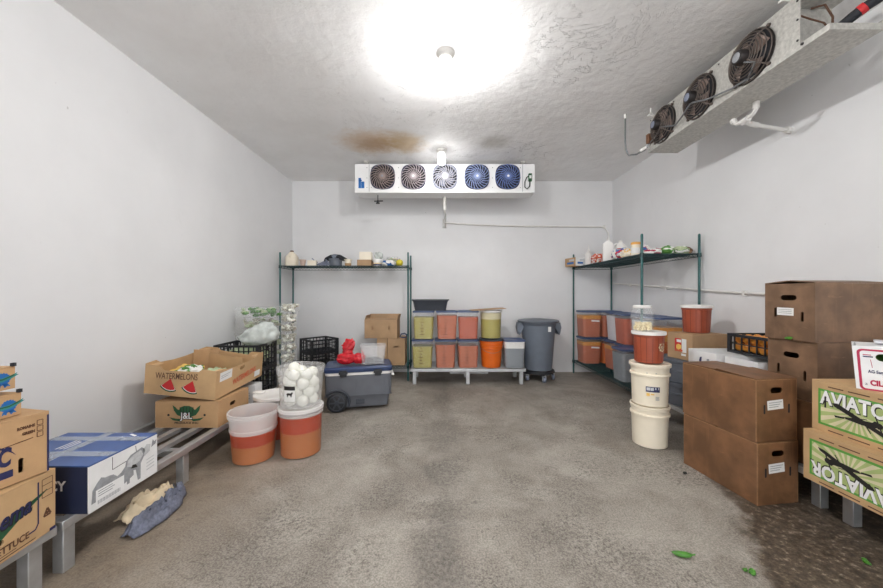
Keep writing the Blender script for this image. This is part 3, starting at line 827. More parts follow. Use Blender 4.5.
# ------------------------------------------------------------------ left front cartons
P = by_corner((-1.655, 1.457, .251), 97, .25, -.20)
r = carton('lettuce_carton', 'kraft lettuce carton at the bottom of the left front stack', 'box', P, 97, .50, .40, .248, 'card_light',
           holes={'front': [(.045, .075, .030, .026)]}, group=None)
g = prints(r, ['ink_navy', 'ink_green', 'ink_brown', 'ink_black', 'leaf']); M = face('front', .5, .4)
g.flat([(-.10, .10), (.215, .185), (.215, .180), (.13, .135), (.05, .085), (-.02, .06), (-.10, .05)], M, 1, .0006)
g.text('ema', .085, M @ T(.095, .150, .0006) @ RZ(7), 3, .004, .35, sx=.78); g.text('ema', .085, M @ T(.093, .153, .0011) @ RZ(7), 0, .001, .35, sx=.78)
g.text('ema', .105, M @ T(-.017, .158, .0012) @ RZ(14), 2, -.004, .35, sx=1.15) if False else None
g.line((.180, .23), (.180, .06), .006, M, 0); g.line((.180, .062), (.168, .043), .006, M, 0); g.line((.168, .044), (.145, .043), .006, M, 0)
g.text('LETTUCE', .036, M @ T(.145, .042, .0006), 2, .001, ax='RIGHT', sx=.85)
g.line((-.25, .012), (.17, .012), .004, M, 2); g.line((-.25, .022), (.10, .022), .003, M, 2)
for k in range(4): g.line((.195, .155 + .025*k), (.237, .155 + .025*k), .003, M, 2)
g.line((.195, .155), (.195, .23), .003, M, 2); g.line((.237, .155), (.237, .23), .003, M, 2)
for k in range(3):
    a = PI/2 + k*2*PI/3; a2 = a + 2*PI/3
    p = (.216 + .016*math.cos(a), .085 + .02*math.sin(a)); q = (.216 + .016*math.cos(a2), .085 + .02*math.sin(a2))
    g.line(p, q, .008, M, 2)
g.flat(circ(.006, 12), M @ T(.216, .085, 0), 2); g.rect(.225, .25, .0, .012, M, 0)
g.end()
g = G(); g.blob((-.02, -.175, .075), (.022, .012, .016), .2, 3, 2); g.done('lettuce_leaf', 'palegreen', r)

P = by_corner((-1.645, 1.425, .512), 81, .25, -.20)
r = carton('produce_carton', 'kraft carton with a dark blue arc, second from the bottom at the left front', 'box', P, 81, .50, .40, .243, 'card',
           holes={'front': [(.165, .062, .016, .058)]}, flap_tilt=(1.0, .3))
g = prints(r, ['ink_navy', 'ink_brown']); M = face('front', .5, .4)
g.text('IC', .095, M @ T(.135, .110, .0008), 0, .004, .1, ax='RIGHT', sx=.55)
for k in range(12):
    a0, a1 = R(110 - 80*k/12), R(110 - 80*(k+1)/12)
    cx, cy, rx, ry = .05, .06, .115, .10
    w0, w1 = .008 + .003*(k < 9), .008 if k < 11 else .002
    g.flat([(cx + rx*math.cos(a0), cy + ry*math.sin(a0)), (cx + rx*math.cos(a1), cy + ry*math.sin(a1)), (cx + rx*math.cos(a1), cy + (ry+w1)*math.sin(a1)), (cx + rx*math.cos(a0), cy + (ry+w0)*math.sin(a0))], M, 0)
g.rect(-.25, .142, .032, .060, M, 0)
for k in range(3):
    v = .155 + .024*k
    for p, q in (((.212, v), (.230, v)), ((.230, v), (.230, v+.019)), ((.230, v+.019), (.212, v+.019)), ((.212, v+.019), (.212, v))): g.line(p, q, .0025, M, 1)
g.text('ROMAINE', .015, M @ T(.205, .207, .0008), 1, .0010, ax='RIGHT', sx=.8); g.text('GREEN', .015, M @ T(.205, .183, .0008), 1, .0010, ax='RIGHT', sx=.8)
g.line((.10, .15), (.20, .158), .003, M, 1); g.rect(.243, .2495, 0, .235, M, 0)
g.end()

def tray(label, P, rot):
    r = carton('produce_tray', label, 'tray', by_corner(P, rot, .21, -.15), rot, .42, .30, .082, 'card', group=None, top='closed', flap_tilt=(0, 0))
    for fx in (-1, 1):
        for fy in (-1, 1):
            g = G(); x, y = fx*.204, fy*.144; g.box(x - .006, x + .006, y - .012*(fy < 0) - .0, y + .012*(fy > 0) + .0001, .0885, .102); g.done('corner_tab', 'band_black', r)
    g = prints(r, ['ink_blue', 'ink_teal', 'ink_green']); M = face('front', .42, .3) @ T(.170, .043, 0) @ Matrix.Scale(.86, 4)
    pts = []
    for k in range(32):
        a = 2*PI*k/32; rr = .030 if k % 2 else .026; pts.append((rr*1.05*math.cos(a), rr*math.sin(a)))
    g.flat(pts, M, 0, .0006)
    g.flat([(-.055, -.006), (-.03, -.013), (0, -.012), (.03, -.003), (.06, .012), (.05, .014), (.055, .022), (.03, .013), (0, .006), (-.03, .004), (-.05, .006)], M, 1, .0012)
    g.flat([(-.045, -.003), (0, -.004), (.045, .010), (.042, .016), (0, .002), (-.045, .002)], M, 2, .0018)
    g.flat([(-.022, -.022), (-.005, -.024), (-.008, -.040), (-.016, -.033), (-.026, -.040)], M, 0, .0006); g.flat([(.002, -.024), (.018, -.02), (.03, -.036), (.018, -.033), (.008, -.041)], M, 0, .0006)
    g.end()
    return r
tray('shallow kraft tray with a blue ribbon print, lower of the two at the far left', (-1.70, 1.375, .766), 90)
tray('shallow kraft tray with a blue ribbon print, topmost at the far left', (-1.712, 1.365, .873), 90)

# blue and white poultry carton
r = carton('poultry_carton', 'blue-topped white carton with a grey farm print on the left rack', 'box', (-1.85, 1.728, .251), 90, .37, .50, .212, 'white_card',
           facemat={'left': 'navy_card', 'right': 'navy_card', 'back': 'navy_card'}, flapmat='blue_card', flap_tilt=(0, 0), gap=.003)
g = prints(r, ['ink_grey', 'ink_lightgrey', 'ink_black', 'ink_white']); M = face('front', .37, .5)
hill = [(-.175, .035)] + [(-.17 + .02*k,   .095 + .022*math.sin(k*.7) + .004*k + .006*((k*7) % 3)) for k in range(11)] + [(.04, .06), (-.02, .04)]
g.flat(hill, M, 0, .0005)
g.flat([(.155, .10), (.14, .125), (.125, .135), (.135, .15), (.16, .165), (.175, .18), (.18, .12)], M, 0, .0005) if False else None
for p, q in (((-.075, .205), (-.075, .145)), ((-.075, .145), (.12, .16)), ((.05, .205), (.055, .165))): g.line(p, q, .003, M, 2, .0008)
g.rect(-.155, -.015, .016, .088, M, 3, .0010)
for k in range(3): g.line((-.145, .078 - .011*k), (-.075 + .01*(k % 2), .078 - .011*k), .0035, M, 0, .0015)
for k in range(24): g.line((-.145 + .0047*k, .020), (-.145 + .0047*k, .038), .002 + .0012*((k*5) % 3 == 0), M, 0, .0015)
# the print of a rooster in grey
g.flat([(.0, .03), (.015, .03), (.02, .09), (.05, .08), (.062, .02), (.078, .02), (.08, .1), (.10, .13), (.105, .165), (.085, .182), (.05, .175), (.02, .17), (-.005, .15), (-.01, .12), (.0, .09)], M, 0, .0012)
g.flat([(.0, .12), (.03, .105), (.07, .115), (.095, .14), (.08, .17), (.04, .165), (.005, .15)], M, 1, .0017)
g.flat([(.10, .125), (.135, .14), (.14, .175), (.115, .185), (.095, .165)], M, 1, .0012)
g.flat([(.022, .10), (.06, .09), (.05, .11), (.03, .115)], M, 2, .0021)
g.flat([(.145, .155), (.175, .165), (.18, .185), (.165, .18), (.155, .195)], M, 0, .0005)
for k in range(4): g.line((.115, .045 + .018*k), (.165, .050 + .018*k), .005, M, 1, .0005)
g.text('CY', .062, face('left', .37, .5) @ T(.145, .125, .001), 3, .002, ax='RIGHT', sx=.95)
Tm = face('top', 0, 0, .2185)
g.text('PREMIUM', .024, Tm @ RZ(0) @ T(.0, .1, .0), 3, .001, ax='CENTER') if False else None
for k in range(3): g.line((-.02, .09 - .02*k), (.09 - .012*k, .09 - .02*k), .008, Tm, 3, .0005)
g.line((-.17, -.02), (.08, .0), .006, Tm, 3, .0005); g.line((-.12, .18), (-.09, .12), .008, Tm, 3, .0005); g.line((-.12, .18), (-.09, .19), .006, Tm, 3, .0005)
g.line((.14, -.17), (.165, -.12), .012, Tm, 3, .0005); g.line((.10, -.15), (.13, -.1), .012, Tm, 3, .0005)
g.end()
g = G()
g.box(-.095, -.045, -.25, .25, .2195, .2202); g.box(.08, .13, -.25, .25, .2195, .2202); g.box(-.185, .185, -.02, .03, .2204, .2208); g.done('tape', 'tape', r)

# chile carton and the watermelon tray on top of it
r = carton('produce_carton', 'kraft carton with a green chilli pepper print under the melon tray', 'box', (-1.904, 2.74, .251), 0, .47, .40, .188, 'card', holes={'right': [(-.02, .13, .07, .03)]}, flap_tilt=(0, 0))
g = prints(r, ['ink_green', 'ink_black', 'ink_white', 'ink_red']); M = face('front', .47, .4)
for s in (-1, 1):
    g.flat([(s*.02, .075), (s*.07, .095), (s*.095, .13), (s*.105, .17), (s*.085, .155), (s*.065, .135), (s*.02, .125)], M, 0, .0005)
    g.flat([(s*.03, .065), (s*.08, .068), (s*.13, .078), (s*.10, .055), (s*.05, .048)], M, 0, .0006)
g.flat([(-.06, .12), (-.05, .15), (-.02, .163), (.02, .163), (.05, .15), (.065, .12), (.03, .09), (-.03, .09)], M, 0, .0007)
for k in range(5): g.line((-.04 + .02*k, .10), (-.05 + .025*k, .155), .004, M, 1, .0010)
g.flat(circ(.02, 16), M @ T(0, .085, 0), 3, .0012)
g.text('J&L', .066, M @ T(0, .088, .0014), 1, .006, sx=.95); g.text('J&L', .066, M @ T(0, .088, .0019), 2, .001, sx=.95)
g.flat(circ(.009, 14), M @ T(-.135, .095, 0), 1); g.flat(circ(.009, 14), M @ T(.135, .095, 0), 1)
g.text('PRODUCE INC', .020, M @ T(0, .036, .001), 1, .0006, sx=1.35)
for k in range(4): g.line((-.12 + .0*k, .05 + .028*k), (-.07, .055 + .028*k), .006, face('right', .47, .4), 3, .0006) if False else None
g.end()

wl, ww, wh = .535, .66, .205
Rm = Matrix.Translation((-1.70, 2.55, .452)) @ RX(2.5) @ RY(6.0) @ T(-wl/2, ww/2, 0)
rim_s = [(ww/2, wh + .02), (ww/2 - .09, wh + .025), (ww/2 - .13, wh), (.06, wh - .012), (-.06, wh - .012), (-ww/2 + .13, wh - .002), (-ww/2 + .09, wh + .012), (-ww/2, wh + .015)]
rim_f = [(wl/2, wh + .015), (wl/2 - .11, wh + .018), (wl/2 - .14, wh - .005), (-wl/2 + .14, wh - .02), (-wl/2 + .11, wh + .012), (-wl/2, wh + .015)]
r = carton('melon_tray', 'open kraft tray with two red watermelon slices printed, tilted on the chilli carton', 'box', (0, 0, 0), 0, wl, ww, wh, 'card_light',
           top=None, rims={'front': rim_f, 'back': rim_f, 'left': rim_s, 'right': rim_s}, holes={'front': [], 'right': [(.0, .165, .07, .03)]})
r.matrix_basis = Rm
for sx in (-1, 1):      # folded ledges along the top and corner posts
    g = G(); y0 = -ww/2 + .012
    g.box(min(sx*(wl/2-.007), sx*(wl/2-.05)), max(sx*(wl/2-.007), sx*(wl/2-.05)), y0, y0 + .10, wh - .004, wh + .002)
    g.box(min(sx*(wl/2-.007), sx*(wl/2-.05)), max(sx*(wl/2-.007), sx*(wl/2-.05)), ww/2 - .112, ww/2 - .012, wh - .004, wh + .002)
    g.done('rim_ledge', 'card_light', r)
for sx in (-1, 1):
    for sy in (-1, 1):
        g = G(); x, y = sx*(wl/2 - .007), sy*(ww/2 - .007)
        g.panel([(x, y), (x - sx*.06, y), (x, y - sy*.06)], (), .19, T(0, 0, .2)); g.done('corner_post', 'card_in', r)
g = G(); g.box(-.12, wl/2 - .05, .10, .106, .02, .225, 0, RZ(-10)); g.box(-.2, .0, .20, .206, .02, .235, 0, RZ(16)); g.done('divider', 'card', r)
M = face('front', wl, ww)
g = prints(r, ['ink_brown'], 'lettering'); g.text('WATERMELONS', .066, M @ T(-.03, .150, .0008) @ RZ(3), 0, .0006, .1, sx=.66); g.end()
for cx, rr in ((-.085, 8), (.075, -8)):
    g = prints(r, ['ink_green', 'ink_white', 'ink_red'], 'melon_slice_print')
    q = M @ T(cx, .068, 0) @ RZ(-14 + rr*.3)
    arcp = lambda rad, a0, a1, n=10: [(rad*math.cos(R(a0 + (a1-a0)*k/n)), .06 + rad*math.sin(R(a0 + (a1-a0)*k/n))) for k in range(n+1)]
    g.flat([(0, .06)] + arcp(.098, -130, -50), q, 0, .0005); g.flat([(0, .06)] + arcp(.088, -129, -51), q, 1, .0009); g.flat([(0, .064)] + arcp(.083, -128, -52), q, 2, .0013); g.end()
M = face('right', wl, ww)
g = prints(r, ['ink_orange'], 'lettering'); g.text('WATERMELONS', .066, M @ T(.045, .085, .0008) @ RZ(5), 0, .0016, 0, sx=.70); g.end()
g = prints(r, ['paper', 'ink_grey'], 'label'); g.rect(-.29, -.14, .125, .195, M, 0, .0006); g.line((-.275, .165), (-.16, .172), .004, M, 1, .001); g.line((-.275, .15), (-.19, .155), .004, M, 1, .001); g.end()
g = prints(r, ['paper'], 'label'); g.rect(.2, .29, .025, .075, M, 0, .0006); g.end()
o = heap('yellow and green plastic produce bag inside the melon tray', (-2.06, 2.76, .60), (.12, .11, .075), ['ink_yellow', 'leaf', 'white_pl'], 3, .3, freq=3)
for p in o.data.polygons:
    c = noise.noise(p.center * 14); p.material_index = 0 if c > -.05 else (1 if c > -.3 else 2)
heap('pale green leafy bundle near the divider inside the melon tray', (-1.86, 2.80, .575), (.11, .13, .06), 'palegreen', 5, .35, 'leafy_bundle', 'vegetable', freq=4)

# white carton behind
r = carton('small_carton', 'small white labelled carton between the melon tray and the black crates', 'box', (-1.79, 3.15, .251), 0, .19, .12, .165, 'white_card', flap_tilt=(0, 0))
g = prints(r, ['ink_grey', 'ink_navy']); M = face('front', .19, .12)
for k in range(5): g.line((-.06, .05 + .012*k), (.05 - .02*(k % 2), .05 + .012*k), .005, M, 0)
g.flat(circ(.02, 6), M @ T(.02, .13, 0), 1); g.end()

# black crates with herbs
crate('black lattice crate, lower of the two stacked behind the melon tray', (-2.0, 3.49, .251), 0, .44, .37, .248, nb=(9, 7), rows=4)
crate('black lattice crate of greens, upper of the two stacked behind the melon tray', (-2.0, 3.49, .502), 0, .44, .37, .248, nb=(9, 7), rows=4)
heap('leafy greens lying inside the upper left black crate', (-2.0, 3.49, .62), (.19, .155, .10), 'palegreen', 9, .25, 'leafy_bundle', 'vegetable', freq=5)
heap('cloudy plastic bag of greens on top of the upper left black crate', (-1.88, 3.50, .815), (.19, .14, .105), 'film', 2, .22,
     fn=lambda v: (v.x + .5 * max(0, v.z), v.y, v.z * (1.35 if v.z > 0 and v.x > -.05 else 1)), freq=2.2)

def clamshell(label, loc, w, d, h, fill, seed, group):
    r = thing('clamshell_pack', label, 'plastic pack', loc, 0, group)
    g = G(); g.loft([(rrect(w*.94, d*.94, .02, 2), 0), (rrect(w*.98, d*.98, .02, 2), h*.56), (rrect(w, d, .02, 2), h*.57), (rrect(w, d, .02, 2), h*.62), (rrect(w*.97, d*.97, .02, 2), h*.63), (rrect(w*.94, d*.94, .02, 2), h)]); g.done('shell', 'shell', r)
    g = G()
    for k in range(40):
        x, y, z = random.uniform(-w*.36, w*.36), random.uniform(-d*.36, d*.4), random.uniform(h*.18, h*.8)
        g.blob((x, y, z), (random.uniform(.016, min(.045, w*.15)), random.uniform(.02, .04), h*.16), .5, 4, 2, 0 if random.random() < .6 else 1, k + seed)
    g.done('contents', fill, r); return r
for k in range(7): clamshell(('hidden long clear pack in the pack stack behind the black crates' if k < 4 else 'long clear pack behind the black crates, ' + ('lowest', 'middle', 'topmost')[k-4] + ' in view'), (-2.065, 3.90, .251 + .1225*k), .50, .26, .118, ['leaf', 'palegreen'] if k == 6 else ['speck', 'palegreen'], k*31, 'clear packs behind the crates')
for k in range(8):
    w = .12 if k < 7 else .165
    clamshell('clear punnet of white sprouts, %s from the floor rack in its narrow column' % ('first second third fourth fifth sixth seventh eighth'.split()[k]) if k < 7 else 'wide clear punnet topping the narrow column beside the left crates',
              (-1.735 + (.01 if k == 7 else 0), 3.86 if k == 7 else 3.87, .251 + .1125*k), w, .2, .108, ['speck', 'onion'], 90 + k*31, 'clear punnets in the narrow column')

# ------------------------------------------------------------------ pails on the floor at left
def two_layer(f1, f2): return ((f1, 'tan_sauce'), (f2, 'red_sauce'))
pail('food_pail', 'open milky pail of two-layered orange sauce, nearest on the floor at left', 'pail', (-1.435, 2.60, 0), .142, .170, .368, 'frost', None, None, two_layer(.36, .60), rings=((.66, .004), (.93, .008)))
P2 = pail('food_pail', 'lidded milky pail of orange sauce under the bucket of onions', 'pail', (-1.115, 2.70, 0), .148, .157, .365, 'frost', True, 'frost_thick', two_layer(.52, .86), rings=((.88, .010),))
P3 = pail('food_pail', 'white-lidded pail of dark orange sauce behind the two sauce pails at left', 'pail', (-1.475, 3.01, 0), .146, .160, .365, 'frost', True, 'white_pl', ((.80, 'red_sauce'),), rings=((.88, .010),))
g = G(); g.box(-.185, -.09, -.03, .03, .3755, .392); g.done('lid_tab', 'white_pl', P3, bevel=.006)
B = pail('clear_bucket', 'clear bucket of peeled onions standing on the orange sauce pail', 'bucket', (-1.115, 2.70, .3755), .150, .172, .305, 'frost', None, None, (), rings=((.90, .008),))
g = G(); g.arc(.1655, .07, .185, -112, -82, 0, 10, .1665); st = g.done('label', 'paper', B)
g = G(); g.arc(.167, .155, .185, -112, -82, 0, 10, .1675); g.done('label_band', 'ink_black', st)
g = G()
fn = lambda v: ((.168)*math.cos(R(-97) + v.x/.168), (.168)*math.sin(R(-97) + v.x/.168), v.y)
g.flat([(-.025, .125), (-.012, .135), (.012, .133), (.02, .142), (.03, .138), (.022, .125), (.018, .105), (.012, .105), (.008, .118), (-.008, .118), (-.012, .105), (-.018, .105), (-.018, .12)], None, 0, 0, fn)
for k in range(2): g.rect(-.025, .022, .08 + .01*k, .084 + .01*k, None, 0, 0) if False else None
g.done('label_picture', 'ink_black', st, 0, False)
on = G(); on.lathe([(.004, -.044), (.022, -.040), (.040, -.020), (.0455, .002), (.040, .022), (.024, .038), (.010, .046), (.003, .050)], 18)
ON = on.done('peeled_onion', 'onion'); tag(ON, 'white peeled onion in the clear bucket', 'onion', 'peeled onions in the clear bucket')
spots = []
for L_, (nr, rad, ctr) in enumerate(((6, .090, 1), (6, .094, 1), (6, .098, 1), (5, .085, 1))):
    for k in range(nr):
        a = 2*PI*(k + .5*(L_ % 2))/nr; spots.append((rad*math.cos(a), rad*math.sin(a), .053 + .064*L_))
    if ctr: spots.append((0, 0, .055 + .070*L_))
spots.append((-.035, -.045, .298))
for i, (x, y, z) in enumerate(spots):
    o = ON if i == 0 else ON.copy()
    if i: COL.objects.link(o)
    o.location = (-1.115 + x, 2.70 + y, .376 + z); o.rotation_euler = (random.uniform(-.5, .5), random.uniform(-.5, .5), random.uniform(0, 6))
    o.scale = (1, 1, 1) if i else (1, 1, 1)

# ------------------------------------------------------------------ wheeled cooler box
CR = 13
P = by_corner((-1.225, 3.555, 0), CR, -.35, -.20)
c = thing('cooler_box', 'grey wheeled cooler box with a navy blue lid on the floor', 'cooler', P, CR)
g = G(); g.loft([(rrect(.62, .33, .03), .035), (rrect(.66, .36, .04), .16), (rrect(.695, .395, .045), .17), (rrect(.70, .40, .05), .385)])
for k in range(3): g.box(-.33 + .3*k, -.325 + .3*k, -.203, -.198, .19, .37)
g.box(-.35, .35, -.2025, -.2, .165, .176)
g.done('body', 'cool_grey', c, bevel=.004)
g = G(); g.loft([(rrect(.696, .396, .05), .3855), (rrect(.70, .40, .05), .415)]); g.done('liner_rim', 'white_pl', c)
g = G(); g.loft([(rrect(.715, .415, .05), .4155), (rrect(.72, .42, .05), .43), (rrect(.72, .42, .05), .455), (rrect(.69, .39, .05), .472), (rrect(.60, .30, .04), .472), (rrect(.58, .28, .04), .465)]); g.done('lid', 'navy_lid', c)
for x in (-.16, .20):
    g = G(); g.box(x - .035, x + .035, -.222, -.206, .375, .44); g.box(x - .045, x + .045, -.226, -.2105, .40, .43); g.done('latch', 'black_pl', c, bevel=.003)
for y0, y1 in ((-.222, -.172), (.172, .222)):
    g = G(); M = T(-.225, y0, .105) @ RX(-90)
    g.lathe([(.085, 0), (.104, .006), (.104, .044), (.085, .05)], 32, 0, M); wh_ = g.done('wheel', 'black_pl', c)
    g = G(); M2 = T(-.225, y0 - .001 if y0 < 0 else y1 + .001, .105) @ RX(90 if y0 < 0 else -90)
    for k in range(6): g.box(.018, .072, -.008, .008, -.004, .003, 0, M2 @ RZ(60*k))
    g.lathe([(.024, -.006), (.022, .005), (.004, .006)], 18, 0, M2); g.lathe([(.082, -.006), (.082, .003), (.074, .003), (.074, -.006)], 28, 0, M2); g.done('wheel_hub', 'dark_pl', wh_)
g = G(); pts = [(-.225 + .128*math.cos(R(-20 + 160*k/14)), -.206, .105 + .128*math.sin(R(-20 + 160*k/14))) for k in range(15)]; g.tube(pts, .014, 8); g.done('wheel_arch', 'dark_pl', c)
g = G(); g.box(-.03, .06, -.204, -.19, .075, .125); g.done('drain_recess', 'dark_pl', c, bevel=.004)
g = G(); g.tube([(.352, -.1, .36), (.375, -.1, .35), (.375, .1, .35), (.352, .1, .36)], .011, 8); g.done('side_handle', 'white_pl', c)
zt = .474
rb = G()
rb.blob((0, 0, .062), (.105, .085, .068), .18, 2.6, 4, 0, 4, flat=-.06); rb.blob((.135, .02, .058), (.072, .07, .062), .2, 2.6, 4, 0, 8, flat=-.056)
rb.blob((.012, 0, .13), (.055, .04, .05), .3, 3, 3, 0, 5); rb.blob((.025, 0, .205), (.066, .035, .068), .45, 3.2, 4, 0, 9, fn=lambda v: (v.x + .25*v.z, v.y, v.z))
rb = rb.done('plastic_bag', 'redbag', None, 60); rb.location = (-1.055, 3.77, zt); tag(rb, 'knotted red plastic bag lying on the navy cooler lid', 'bag')
ct = thing('storage_tub', 'clear square storage tub on the cooler lid, beside the red bag', 'tub', (-.775, 3.84, zt + .0005), CR)
g = G(); w, d, h = .285, .22, .205
g.loft([(rrect(w*.86, d*.86, .03), 0), (rrect(w*.97, d*.97, .035), h - .025), (rrect(w*1.03, d*1.04, .04), h - .023), (rrect(w*1.03, d*1.04, .04), h), (rrect(w*.95, d*.95, .035), h), (rrect(w*.84, d*.84, .03), .005)]); g.done('body', 'frost', ct)
g = G(); g.blob((0, 0, .035), (.095, .07, .03), .4, 4, 3, 0, 3); g.done('contents', 'dark_pl', ct)
g = G()
for k in range(4): g.box(-.125 + .006*k, -.108 + .006*k, -.1125 - .0, -.1115, .15 - .022*k, .158 - .022*k)
g.done('print', 'ink_red', ct)

# ------------------------------------------------------------------ left shelving unit
crate('black lattice crate standing cornerwise behind the cooler box', (-1.83, 5.09, .40), 48, .43, .37, .19, nb=(8, 6), rows=3)
crate('black crate on the bottom shelf, under the cornerwise crate', (-1.83, 5.09, .2185), 48, .43, .37, .18, nb=(8, 6), rows=3)
carton('plain_carton', 'kraft carton with one hand hole on the bottom shelf near the shelf post', 'box', (-.655, 5.08, .2185), 0, .25, .34, .385, 'card_tan', holes={'front': [(0, .27, .08, .022)]}, flap_tilt=(0, 0))
carton('plain_carton', 'kraft carton on the bottom shelf, mostly hidden by the clear tub', 'box', (-.86, 5.08, .2185), 0, .145, .34, .385, 'card_tan', flap_tilt=(0, 0))
carton('banana_carton', 'open tan carton with two slots, on top of the shelved kraft cartons', 'box', (-.875, 5.07, .612), 0, .47, .34, .262, 'card_tan', top='open',
       holes={'front': [(-.12, .15, .026, .06), (.12, .15, .026, .06)]}, flaps=(('back', 25, .075), ('left', -18, .07), ('right', 14, .075), ('front', -80, .12)))
g = G(); g.tube([(0, 0, 0), (.02, -.01, .04), (.07, -.015, .05), (.10, -.01, .03), (.09, 0, -.005), (.04, 0, -.012)], .010, 8, 0, True)
o = g.done('strap_loop', 'navy_lid'); o.location = (-.60, 4.90, .634); tag(o, 'small blue strap loop at the foot of the open tan carton', 'strap')
carton('small_carton', 'small red and white pack on the floor behind the onion bucket', 'box', (-1.93, 4.53, 0), 0, .13, .1, .34, 'white_card', facemat={'front': 'ink_red'}, flap_tilt=(0, 0))

sz = 1.6585
jug('white plastic jug with a dark cap at the left end of the upper shelf', (-2.225, 5.06, sz), 90, .155, .235, 'cream_pl', 'ink_brown')
pail('cup', 'small pale pink cup next to the white jug on the left shelf', 'cup', (-2.06, 5.05, sz), .03, .042, .10, 'pink', rings=())
pail('cup', 'second pale pink tub, just left of the cream tub on the left shelf', 'cup', (-1.975, 5.16, sz), .045, .05, .09, 'pink', rings=())
r = carton('small_carton', 'low cream tub-like carton near the grey tangle on the left shelf', 'box', (-1.895, 5.00, sz), 8, .12, .12, .075, 'cream_pl', flap_tilt=(0, 0), inner='cream_pl')
g = G(); random.seed(4)
for k in range(6):
    a = k * .5; g.tube([(-.11 + .02*k, -.03 + .01*k, .015), (-.05 + .015*k, .04*math.sin(a), .05 + .012*(k % 3)), (.03, .03*math.cos(a), .03 + .014*k), (.10, -.02 + .012*k, .02)], .009, 8)
g.tube([(-.09, 0, .05), (-.14, -.01, .085), (-.17, -.02, .115)], .008, 8); g.cyl((-.02, 0, .012), (.05, 0, .012), .012, 10)
o = g.done('hose_tangle', 'mount_grey'); o.location = (-1.735, 5.02, sz + .001); tag(o, 'tangle of grey tubing on the left upper shelf', 'hose')
r = pail('canister', 'grey canister draped with black cloth on the left upper shelf', 'canister', (-1.575, 5.06, sz), .09, .095, .115, 'grey_pl', rings=((.9, .004),))
g = G(); g.blob((0, 0, .135), (.175, .09, .045), .2, 3, 4, 0, 6, fn=lambda v: (v.x, v.y, v.z - .35 * v.x * v.x * 4)); cl = g.done('black_cloth', 'band_black', r)
g = G(); g.blob((0, -.012, .137), (.065, .092, .046), .08, 3, 3); g.done('grey_band', 'slate_pl', cl)
r = pail('cup', 'brown and cream paper cup right of the black-draped canister', 'cup', (-1.385, 5.04, sz), .042, .05, .105, 'cream_pl', rings=())
g = G(); g.lathe([(.0445, .004), (.0475, .045)], 24, caps=(False, False)); g.done('brown_band', 'card', r)
carton('small_carton', 'low brown carton under a cream box on the left upper shelf', 'box', (-1.13, 5.05, sz), 0, .20, .2, .085, 'card_tan', flap_tilt=(0, 0))
carton('small_carton', 'cream box stacked on the low brown carton on the left upper shelf', 'box', (-1.12, 5.05, sz + .0925), 3, .17, .16, .11, 'cream_pl', flap_tilt=(0, 0), inner='cream_pl')
r = pail('food_tub', 'white tub with an orange-pink band, left upper shelf', 'tub', (-.945, 5.02, sz), .058, .066, .095, 'white_pl', True, 'white_pl', rings=())
g = G(); g.arc(.0615, .035, .065, -180, 0, 0, 16, .064); g.done('label', 'ink_yellow', r)
g = G(); g.arc(.0605, .012, .03, -180, 0, 0, 16, .0615); g.done('label_band', 'ink_navy', r)
heap('crumpled white plastic bag perched on the orange-banded tub', (-.925, 5.02, sz + .155), (.06, .055, .055), 'film', 12, .35, freq=3)
heap('crumpled blue and white packet on the left upper shelf', (-.775, 5.0, sz + .045), (.10, .07, .046), ['white_pl', 'ink_blue'], 14, .3, 'packet', 'packet', freq=3, flat=-.043)
for p in bpy.data.objects['packet'].data.polygons: p.material_index = int(noise.noise(p.center * 16) > .12)
clamshell('clear tray of pale produce behind the blue and white packet', (-.745, 5.15, sz), .17, .12, .15, ['palegreen', 'pink'], 7, None)
o = heap('yellow round melon at the right end of the left upper shelf', (-.62, 5.02, sz + .052), (.053, .053, .051), 'yellow', 1, .04, 'melon', 'fruit')
g = G(); g.cyl((0, 0, .049), (.004, 0, .062), .005, 8); g.done('stem', 'ink_brown', o)

# ------------------------------------------------------------------ back row containers
zb = .2235; zb2 = zb + .3975
yb = 4.825
food_box('clear container of olive-green sauce, bottom row, leftmost at the back wall', (-.265, yb, zb), 0, ((.78, 'olive'),))
food_box('clear container of salmon sauce, bottom row, second from the left at the back wall', (.055, yb, zb), 0, ((.84, 'salmon'),))
food_box('clear container of salmon sauce, bottom row, beside the orange bucket', (.368, yb, zb), 2, ((.80, 'salmon'),))
ob = pail('bucket', 'bright orange plastic bucket in the bottom row on the back rack', 'bucket', (.705, 4.83, zb), .132, .165, .392, 'orange_pl', True, 'dark_pl', rings=((.70, .006), (.80, .006), (.90, .008)), handle=True)
food_box('clear container with grey contents under a navy lid, bottom row, rightmost', (1.015, yb, zb), 0, ((.72, 'ash'), (.97, 'white_pl')), marks=False, h=.38)
food_box('clear container of olive-green sauce, top row, under the charcoal tub', (-.25, yb + .005, zb2), 0, ((.82, 'olive'),))
food_box('clear container of salmon sauce, top row, second from the left at the back wall', (.075, yb, zb2), 0, ((.86, 'salmon'),))
food_box('clear container of brick-red sauce, top row, beside the round olive container', (.375, yb + .01, zb2), -2, ((.80, 'brick'),), marks=False)
r = pail('food_pail', 'clear round container of olive-green sauce on the orange bucket', 'pail', (.70, 4.83, zb2 + .006), .135, .150, .385, 'clear', True, 'frost_thick', ((.70, 'olive'), (.93, 'ink_cream')), rings=((.86, .005),))
tub = thing('storage_tub', 'charcoal plastic tub on the top row of back wall containers', 'tub', (-.155, 4.86, zb2 + .3965), 0)
g = G(); w, d, h = .50, .36, .155
g.loft([(rrect(w*.86, d*.84, .04), 0), (rrect(w*.96, d*.95, .045), h - .03), (rrect(w*1.02, d*1.03, .05), h - .012), (rrect(w*1.04, d*1.05, .05), h - .012), (rrect(w*1.04, d*1.05, .05), h), (rrect(w*.95, d*.94, .045), h), (rrect(w*.84, d*.82, .04), .006)]); g.done('body', 'dark_pl', tub)
g = G()
